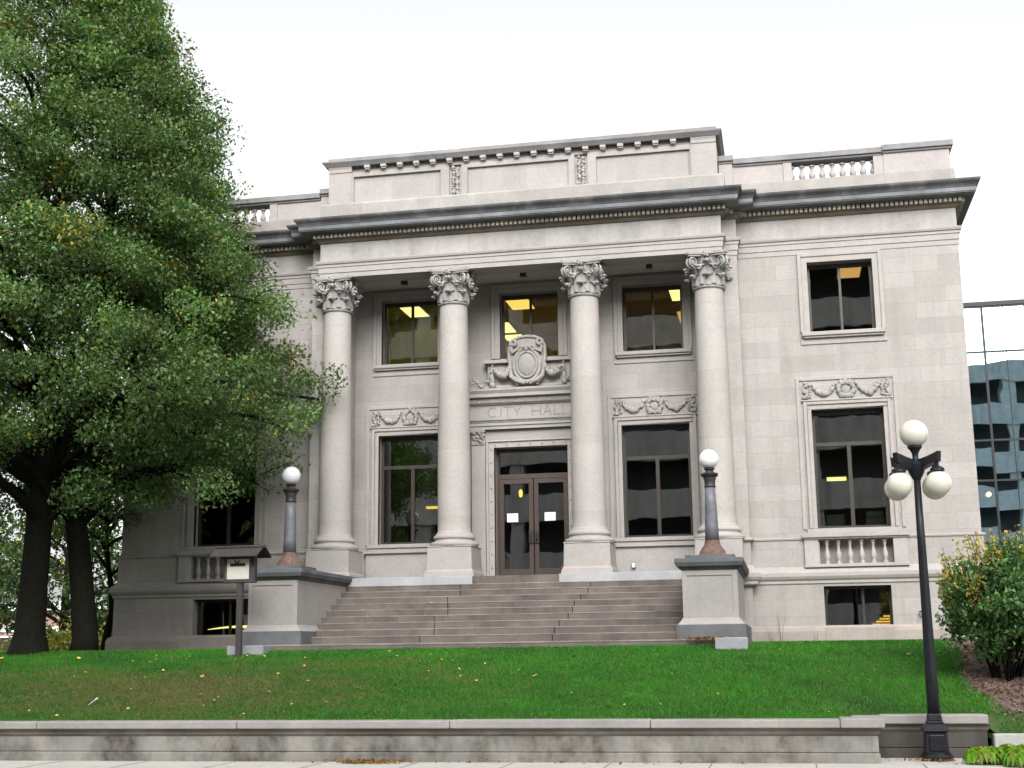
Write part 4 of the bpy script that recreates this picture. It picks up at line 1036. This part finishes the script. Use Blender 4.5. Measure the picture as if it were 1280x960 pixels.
# background trees and bushes beyond the left lawn
for k,(x,y,h,rad,bz,lab,bs) in enumerate(((-24.5,22,9.5,3.4,1.6,'mid green tree in the distance between the two trunks',(.045,.085,.026)),(-34,28,11,3.6,2.6,'tall loose tree in the distance left of the trunks',(.05,.085,.035)),(-21.0,27,10,2.8,2.2,'airy tree in the distance beside the left corner of the hall',(.05,.09,.025)))):
    ee = interp([(bz,rad*.6),(h*.45,rad),(h*.8,rad*.6),(h,.2)])
    grow_tree('background_tree',x,y,h,lambda z,az,ee=ee: ee(z),lab,34,[(0,0,-.2),(0,0,h*.4),(.1,0,h)],[.25,.17,.02],bz,lpc=24,leaf=.24,base=bs,yel=.02,grp='trees beyond the left lawn',cl_r=.42,sec=4)
def bush(name,x,y,z,rx,rz,label,base,nl,leaf,yel,ycol=(.30,.22,.02),grp=None,stems=6,cat='bush'):
    r = empty(name,(x,y,z)); tag(r,label,cat,grp)
    st = MB(); cl = []
    for k in range(stems*6):
        a = k*2.4; rr_ = rx*random.uniform(.25,.95); zz = rz*(.35+.65*random.random()*(1-.4*(rr_/rx)**2)); tip = Vector((rr_*math.cos(a),rr_*math.sin(a)*.85,zz)); cl.append(tip)
        if k % 3 == 0: st.tube([(.12*math.cos(a),.12*math.sin(a),-.05),(tip.x*.5,tip.y*.5,tip.z*.55),tuple(tip)],[.02,.014,.005],5)
    C_ = np.array([tuple(c) for c in cl]); idx = rng.integers(0,len(C_),nl); P = C_[idx]+rng.normal(0,1,(nl,3))*np.array([rx*.2,rx*.2,rz*.13])
    P[:,2] = np.maximum(P[:,2],.03); tn = tone_mix(nl,base,.2,yel,ycol=ycol)*(1+rng.normal(0,.15,len(C_)))[idx][:,None]
    fast_mesh('foliage',*leaf_cloud(P,leaf,np.clip(tn,.004,1)),M['leaf'],r); st.build('stems',M['bark'],r); return r
for x,y,rx,rz,lab,bs in ((-21.3,17,1.6,2.3,'yellow green bush in the distance between the two trunks',(.15,.16,.03)),(-24.6,18,1.5,1.8,'yellow green bush in the distance at the left edge',(.16,.16,.035)),(-19.5,19,1.4,1.9,'dark green bush in the distance behind the leaning trunk',(.05,.09,.03))):
    bush('background_bush',x,y,terr(x,y)-.1,rx,rz,lab,bs,2600,.16,.05,grp='bushes beyond the left lawn')
# shrub on the right with turning twigs on top
SX,SY = 9.80,-7.5; sz = terr(SX,SY)
r = empty('garden_shrub',(SX,SY,sz)); tag(r,'rounded dark green shrub with yellow and rusty twig tips on the mulch bed','shrub')
st = MB(); cl = []
for k in range(15):
    a = k*2.4+.3; b0_ = Vector((.35*math.cos(a)*random.random()-.1,.3*math.sin(a)*random.random(),-.05)); R = .95*math.sqrt((k+.5)/15)
    tip = Vector((R*math.cos(a),R*math.sin(a)*.9,1.45+random.uniform(-.1,.4)))
    mid = b0_.lerp(tip,.45)+Vector((random.uniform(-.1,.1),0,.05)); st.tube([b0_,mid,tip],[.026,.02,.006],6)
sub = []
for k in range(420):
    u_,v_ = random.random(),random.random(); th = 2*PI*u_; zz = v_*2-1; rad = random.uniform(.45,1.0)**.6*random.uniform(.86,1.08)
    q = Vector((math.cos(th)*math.sqrt(1-zz*zz),math.sin(th)*math.sqrt(1-zz*zz),zz))*rad; sub.append((q.x*1.12,q.y*1.1,1.25+q.z*.98*(1 if q.z > -.4 else .85)+.14*math.sin(th*3)))
sub = np.array(sub); n = 19000; idx = rng.integers(0,len(sub),n); P = sub[idx]+rng.normal(0,.085,(n,3))
tn = np.clip(tone_mix(n,(.10,.20,.075),.25,.015)*(1+rng.normal(0,.2,len(sub)))[idx][:,None],.004,1)
fast_mesh('foliage',*leaf_cloud(P,.085,tn,.7,.6),M['leaf'],r)
tw = MB(); tp_ = []
for k in range(95):
    a = random.uniform(0,2*PI); R = 1.06*math.sqrt(random.random()); x,y = R*math.cos(a),R*math.sin(a)
    top = 1.28+.95*math.sqrt(max(0.04,1-(R/1.12)**2)); 
    if random.random() < .3: a = random.uniform(2.2,4.2); x,y = 1.0*math.cos(a),.9*math.sin(a); top = random.uniform(1.2,1.75)
    L = random.uniform(.15,.42); tip = Vector((x*1.08+random.uniform(-.06,.06),y*1.05,top+L)); tw.tube([(x*.9,y*.9,top-.25),tuple(tip)],[.006,.003],4)
    for j in range(16): t = random.random(); tp_.append((Vector((x,y,top-.1)).lerp(tip,t))+Vector((random.gauss(0,.035),random.gauss(0,.035),random.gauss(0,.03))))
P = np.array([tuple(p) for p in tp_]); n = len(P); pick = rng.random((n,1)); tn = np.where(pick < .5,np.array([.55,.45,.08]),np.where(pick < .75,np.array([.42,.27,.08]),np.array([.12,.14,.04])))*(1+rng.normal(0,.2,(n,1)))
fast_mesh('twig_tips',*leaf_cloud(P,.065,np.clip(tn,.01,1),.3,.6),M['leaf'],r)
st.build('stems',M['bark'],r,smooth=True); tw.build('twigs',M['bark'],r)
# low lime green plants at the kerb of the planter
def hosta(x,y,sc,label,nl=90):
    r = empty('hosta_plant',(x,y,-1.625)); tag(r,label,'plant','lime green plants by the street lamp')
    vs,fs,cs = [],[],[]
    for k in range(nl):
        a = k*2.39996; R = sc*math.sqrt((k+.5)/nl); L = sc*random.uniform(.34,.5); h = .17*sc/.5*(1-.65*(R/sc)**2)+random.uniform(.0,.06); ca,sa = math.cos(a),math.sin(a)
        col = (.17+random.uniform(-.05,.05),.29+random.uniform(-.07,.07),.02)
        for i in range(6):
            t = i/5; rad = R*.55+L*t; z = h+.10*math.sin(t*PI*.8)-.13*t*t*(1+R); wd = L*.30*math.sin(min(1,t*.92+.06)*PI)
            for s_,dz in ((-1,.02),(0,0),(1,.02)):
                vs.append((rad*ca-s_*wd*sa,rad*sa+s_*wd*ca,max(.01,z+dz))); cs.append(col)
        o_ = k*18
        for i in range(5):
            for j in range(2): fs.append((o_+i*3+j,o_+i*3+j+1,o_+i*3+j+4)); fs.append((o_+i*3+j,o_+i*3+j+4,o_+i*3+j+3))
    fast_mesh('foliage',np.array(vs),np.array(fs),np.array(cs),M['leaf'],r)
    MB().lathe([(.05,0),(.03,.1)],n=8).build('stem',M['bark'],r)
hosta(8.78,-11.0,.36,'bright lime green leafy plant beside the foot of the street lamp')
hosta(9.22,-10.75,.40,'taller bright lime green leafy plant at the right edge before the planter wall')
hosta(9.25,-11.4,.36,'lime green leafy plant at the bottom right corner of the picture')
# tufts of weed and dry stems
def weed(x,y,z,h,n,label,cat='weed',col=(.16,.12,.07),grp=None):
    r = empty('dry_weed',(x,y,z)); tag(r,label,cat,grp); q = MB()
    for k in range(n):
        a = random.uniform(0,2*PI); hh = h*random.uniform(.5,1); q.tube([(0,0,-.02),(.06*math.cos(a),.06*math.sin(a),hh*.6),(.18*hh*math.cos(a),.18*hh*math.sin(a),hh)],[.007,.005,.003],4)
    q.build('stems',M['dryst'],r); return r
M['dryst'] = plain('dry_stems',(.12,.09,.06),.9,0,.1,.2)
weed(5.95,-.55,.12,.85,5,'tall dry weed stems against the wall right of the right stair pier',grp='dry weeds along the wall')
weed(5.72,-.5,.12,.35,5,'short dry weed tuft close to the right stair pier',grp='dry weeds along the wall')
weed(6.72,-.5,.12,.3,4,'short dry weed tuft under the basement window of the right wing',grp='dry weeds along the wall')
weed(-10.4,-6.2,terr(-10.4,-6.2),.25,7,'small dark dead tuft on the lawn at the left edge',grp='dry weeds along the wall')
# fallen leaves: one mesh kind, many individuals
def fleaf(col,nm):
    m_ = plain(nm,col,.7,0,.2,.2); q = MB().add([(-.5,0,0),(-.25,-.35,.10),(.1,-.42,.04),(.5,0,.12),(.1,.42,.02),(-.25,.35,.12)],[(0,1,2,3),(0,3,4,5)]); return q,m_
q,m_ = fleaf((.62,.47,.09),'yellow_fallen_leaf'); fl_y = None
q2,m2 = fleaf((.42,.22,.07),'brown_fallen_leaf'); fl_b = None
for k in range(170):
    x = random.uniform(-11.5,8.4); y = -10.5+5.3*random.random()**.9
    if random.random() < .55: x = random.gauss(-3.6,3.2)
    if x > 6.8 and y < -9.6 or x > 8.5 or x < -12: continue
    brown = random.random() < .3
    if brown:
        if fl_b is None: fl_b = q2.build('fallen_leaf',m2); o = fl_b
        else: o = fl_b.copy(); COL.objects.link(o)
        tag(o,'small brown leaf fallen on the front lawn','leaf','leaves fallen on the front lawn')
    else:
        if fl_y is None: fl_y = q.build('fallen_leaf',m_); o = fl_y
        else: o = fl_y.copy(); COL.objects.link(o)
        tag(o,'small yellow leaf fallen on the front lawn','leaf','leaves fallen on the front lawn')
    s_ = random.uniform(.03,.075) if random.random() < .93 else .105; o.scale = (s_,s_,s_*1.1); o.rotation_euler = (random.uniform(-.5,.5)+.25,random.uniform(-.4,.4),random.uniform(0,6.28)); o.location = (x,y,terr(x,y)+.055)
for k in range(46):
    st_k = random.randrange(9); x = random.uniform(-3.9,3.9) if random.random() > .35 else random.gauss(-2.6,.7)
    if abs(x) > 3.95: continue
    o = (fl_y if random.random() < .6 else fl_b).copy(); COL.objects.link(o)
    tag(o,'small dry leaf lying on the front steps','leaf','leaves lying on the front steps')
    s_ = random.uniform(.03,.065); o.scale = (s_,s_,s_); o.rotation_euler = (random.uniform(0,.5),0,random.uniform(0,6.28)); o.location = (x,-1.25-.34*st_k-.0+random.uniform(.02,.09),1.605-.15*st_k+.004)
def litter(x,y,z,rx,ry,n,nm):
    P = np.stack([x+rng.normal(0,rx,n),y+rng.normal(0,ry,n),np.full(n,z)+np.abs(rng.normal(0,.018,n))],1)
    tn = np.clip(np.where(rng.random((n,1)) < .5,np.array([.34,.20,.06]),np.array([.22,.12,.05]))*(1+rng.normal(0,.25,(n,1))),.01,1)
    tag(fast_mesh(nm,*leaf_cloud(P,.055,tn,1.5,.6),M['leaf']),kind='stuff')
nP = 9000; X_ = rng.uniform(9.0,13,nP); Y_ = rng.uniform(-9.6,-3,nP); kk = X_ > 9.02+np.maximum(0,(-Y_-8)*.13)+.10*np.sin(Y_*1.9); X_,Y_ = X_[kk],Y_[kk]; nP = len(X_)
Z_ = np.array([terr(a,b) for a,b in zip(X_,Y_)])+.012
tn = np.array([[.20,.13,.115],[.13,.085,.08],[.27,.22,.21],[.17,.10,.085]])[rng.integers(0,4,nP)]*(1+rng.normal(0,.2,(nP,1)))
tag(fast_mesh('mulch_chips',*leaf_cloud(np.stack([X_,Y_,Z_],1),.07,np.clip(tn,.01,1),1.6,.7),M['leaf']),kind='stuff')
litter(-.32,-11.28,-1.61,.28,.09,420,'leaf_litter'); litter(4.45,-4.98,.25,.22,.06,260,'leaf_litter'); litter(2,-11.2,-1.612,2.6,.07,130,'leaf_litter'); litter(8.1,-10.6,-1.612,.35,.12,90,'leaf_litter')
r = empty('litter_scrap',(-5.96,-9.5,terr(-5.96,-9.5)+.05)); tag(r,'thin white scrap of litter on the left lawn','litter'); r.rotation_euler = (0,-.6,.3)
MB().box(-.10,.10,-.02,.02,0,.008).build('paper',M['litter'],r); MB().box(.05,.10,-.03,-.021,0,.02).build('fold',M['litter'],r)

# ================================================================== BACKGROUND BUILDINGS
r = empty('glass_office',(26,32,-1.5)); tag(r,'dark reflective glass office building behind the right end of the hall','office building')
GX0,GX1,GY,GT = 11.3,45,20,14.25
def gp(mb,n,m,**k): 
    o = mb.build(n,m,r,**k); o.location = -r.location; return o
rngp = random.Random(3)
q = MB(); xm = [12.35+1.56*k for k in range(21)]; zm = [-1.3,1.2,2.72,6.07,7.57,10.93,12.68]
for i in range(len(xm)-1):
    for j in range(len(zm)-1):
        a,b_,c,d_ = xm[i],xm[i+1],zm[j],zm[j+1]; t = [rngp.uniform(-.008,.008) for _ in range(3)]
        q.add([(a,GY+t[0],c),(b_,GY+t[1],c),(b_,GY+t[1]+t[2],d_),(a,GY+t[0]+t[2],d_)],[(0,1,2,3)])
gp(q,'curtain_glass',M['mirror'])
q = MB()
for x in xm: q.box(x-.04,x+.04,GY-.06,GY+.1,-1.4,12.68); q.box(x+.765,x+.79,GY-.035,GY-.02,-1.3,12.66)
for i in range(len(xm)-1):
    for z in zm: q.box(xm[i]+.036,xm[i+1]-.036,GY-.045,GY+.1,z-.035,z+.035)
gp(q,'mullions',M['black'])
gp(MB().box(xm[0]-.1,xm[-1],GY-.08,GY+.2,12.70,12.86),'roof_edge',M['black']); gp(MB().box(xm[0]+.02,xm[-1]-.02,GY+.12,45,-1.5,12.69),'wall',M['roomd'])
lb = empty('lit_spot',(13.62,GY-.12,5.55)); tag(lb,'small warm bulb added on the dark glass facade for a lamp showing in the glass','lamp')  # bulb added before the facade, stands in for a lamp showing in the glass
MB().sphere((0,0,0),.085,14,10).build('bulb',emit('warm_bulb',(1,.6,.3),1.5),lb,smooth=True); MB().box(-.05,.05,.06,.07,-.05,.05).build('bracket',M['black'],lb)
r = empty('brick_building',(-64,62,-1.5)); tag(r,'low red brick building with white roof edge far behind the left trees','brick building')
MB().box(-16,22,-4,10,0,4.9).build('wall',M['farbrick'],r); MB().box(-16.3,22.3,-4.4,10,5.0,5.6).build('roof',M['white'],r); MB().box(-16.1,22.1,-4.15,-4.01,3.5,3.85).build('lintel_band',M['white'],r)
wn = None
for k in range(9):
    x = -14+4*k
    f_ = MB(); f_.box(-1.3,-1.2,-.12,0,0,2); f_.box(1.2,1.3,-.12,0,0,2); f_.box(-1.2,1.2,-.12,0,1.9,2); f_.box(-1.2,1.2,-.12,0,0,.1); f_.box(-.05,.05,-.1,0,.1,1.9)
    o = f_.build('window',M['white'],r,loc=(x,-4.01,1.2)); MB().box(-1.2,1.2,-.05,-.03,.1,1.9).build('pane',M['carglass'],o)
def car(x,y,z,rz,label):
    r = empty('parked_car',(x,y,z),rz); tag(r,label,'car','cars parked behind the left trees')
    body = [(-2.1,.35),(-2.15,.75),(-1.9,.9),(-1.2,.95),(-.7,1.42),(.7,1.45),(1.3,.98),(2.0,.88),(2.2,.7),(2.2,.35)]
    MB().prism(body,-.85,.85).build('body',M['carbody'],r,bevel=.06)
    for s_ in (-1,1):
        MB().prism([(-1.05,.98),(-.65,1.36),(.62,1.38),(1.1,1.0)],s_*.855-.004,s_*.855+.004).build('side_window',M['carglass'],r)
        for wx in (-1.35,1.4):
            o = MB().lathe([(.2,-.1),(.33,-.1),(.34,0),(.33,.1),(.2,.1)],n=18).build('wheel',M['tyre'],r); o.rotation_euler = (PI/2,0,0); o.location = (wx,s_*.8,.33)
    MB().box(2.19,2.215,-.75,-.45,.6,.75).build('headlight',M['white'],r); MB().box(2.19,2.215,.45,.75,.6,.75).build('headlight',M['white'],r)
    MB().box(-2.17,-2.145,-.78,-.5,.6,.78).build('tail_lamp',M['red'],r); MB().box(-2.17,-2.145,.5,.78,.6,.78).build('tail_lamp',M['red'],r)
car(-20.3,26,-1.15,1.2,'white car parked in the distance just right of the flared trunk'); car(-22.2,33,-1.2,.2,'white car parked in the distance against the leaning trunk')
o = MB().box(-90,-9,23,42,-1.6,-1.2).build('back_street',M['asphalt']); tag(o,kind='structure')

# across the street, seen only in the window reflections
r = empty('parking_garage',(0,-47,-1.63)); tag(r,'grey concrete parking garage with open dark decks reflected in the glass','parking garage')
q = MB(); qd = MB(); qc = MB()
for k in range(7):
    z = 3.6*k+ (2.4 if k else 2.4)
    q.box(-70,30,-.3,0,z,z+1.75); qd.box(-70,30,-16,-.31,z+.5,z+.8)
    qd.box(-70,30,-3.4,-3.2,z-1.85,z+.5)
for k in range(17): qc.box(-70+6*k-.45,-70+6*k+.45,-1.2,-.32,0,24)
q.build('parapets',M['garage'],r); qd.build('decks',M['garaged'],r); qc.build('pillars',M['garage'],r)
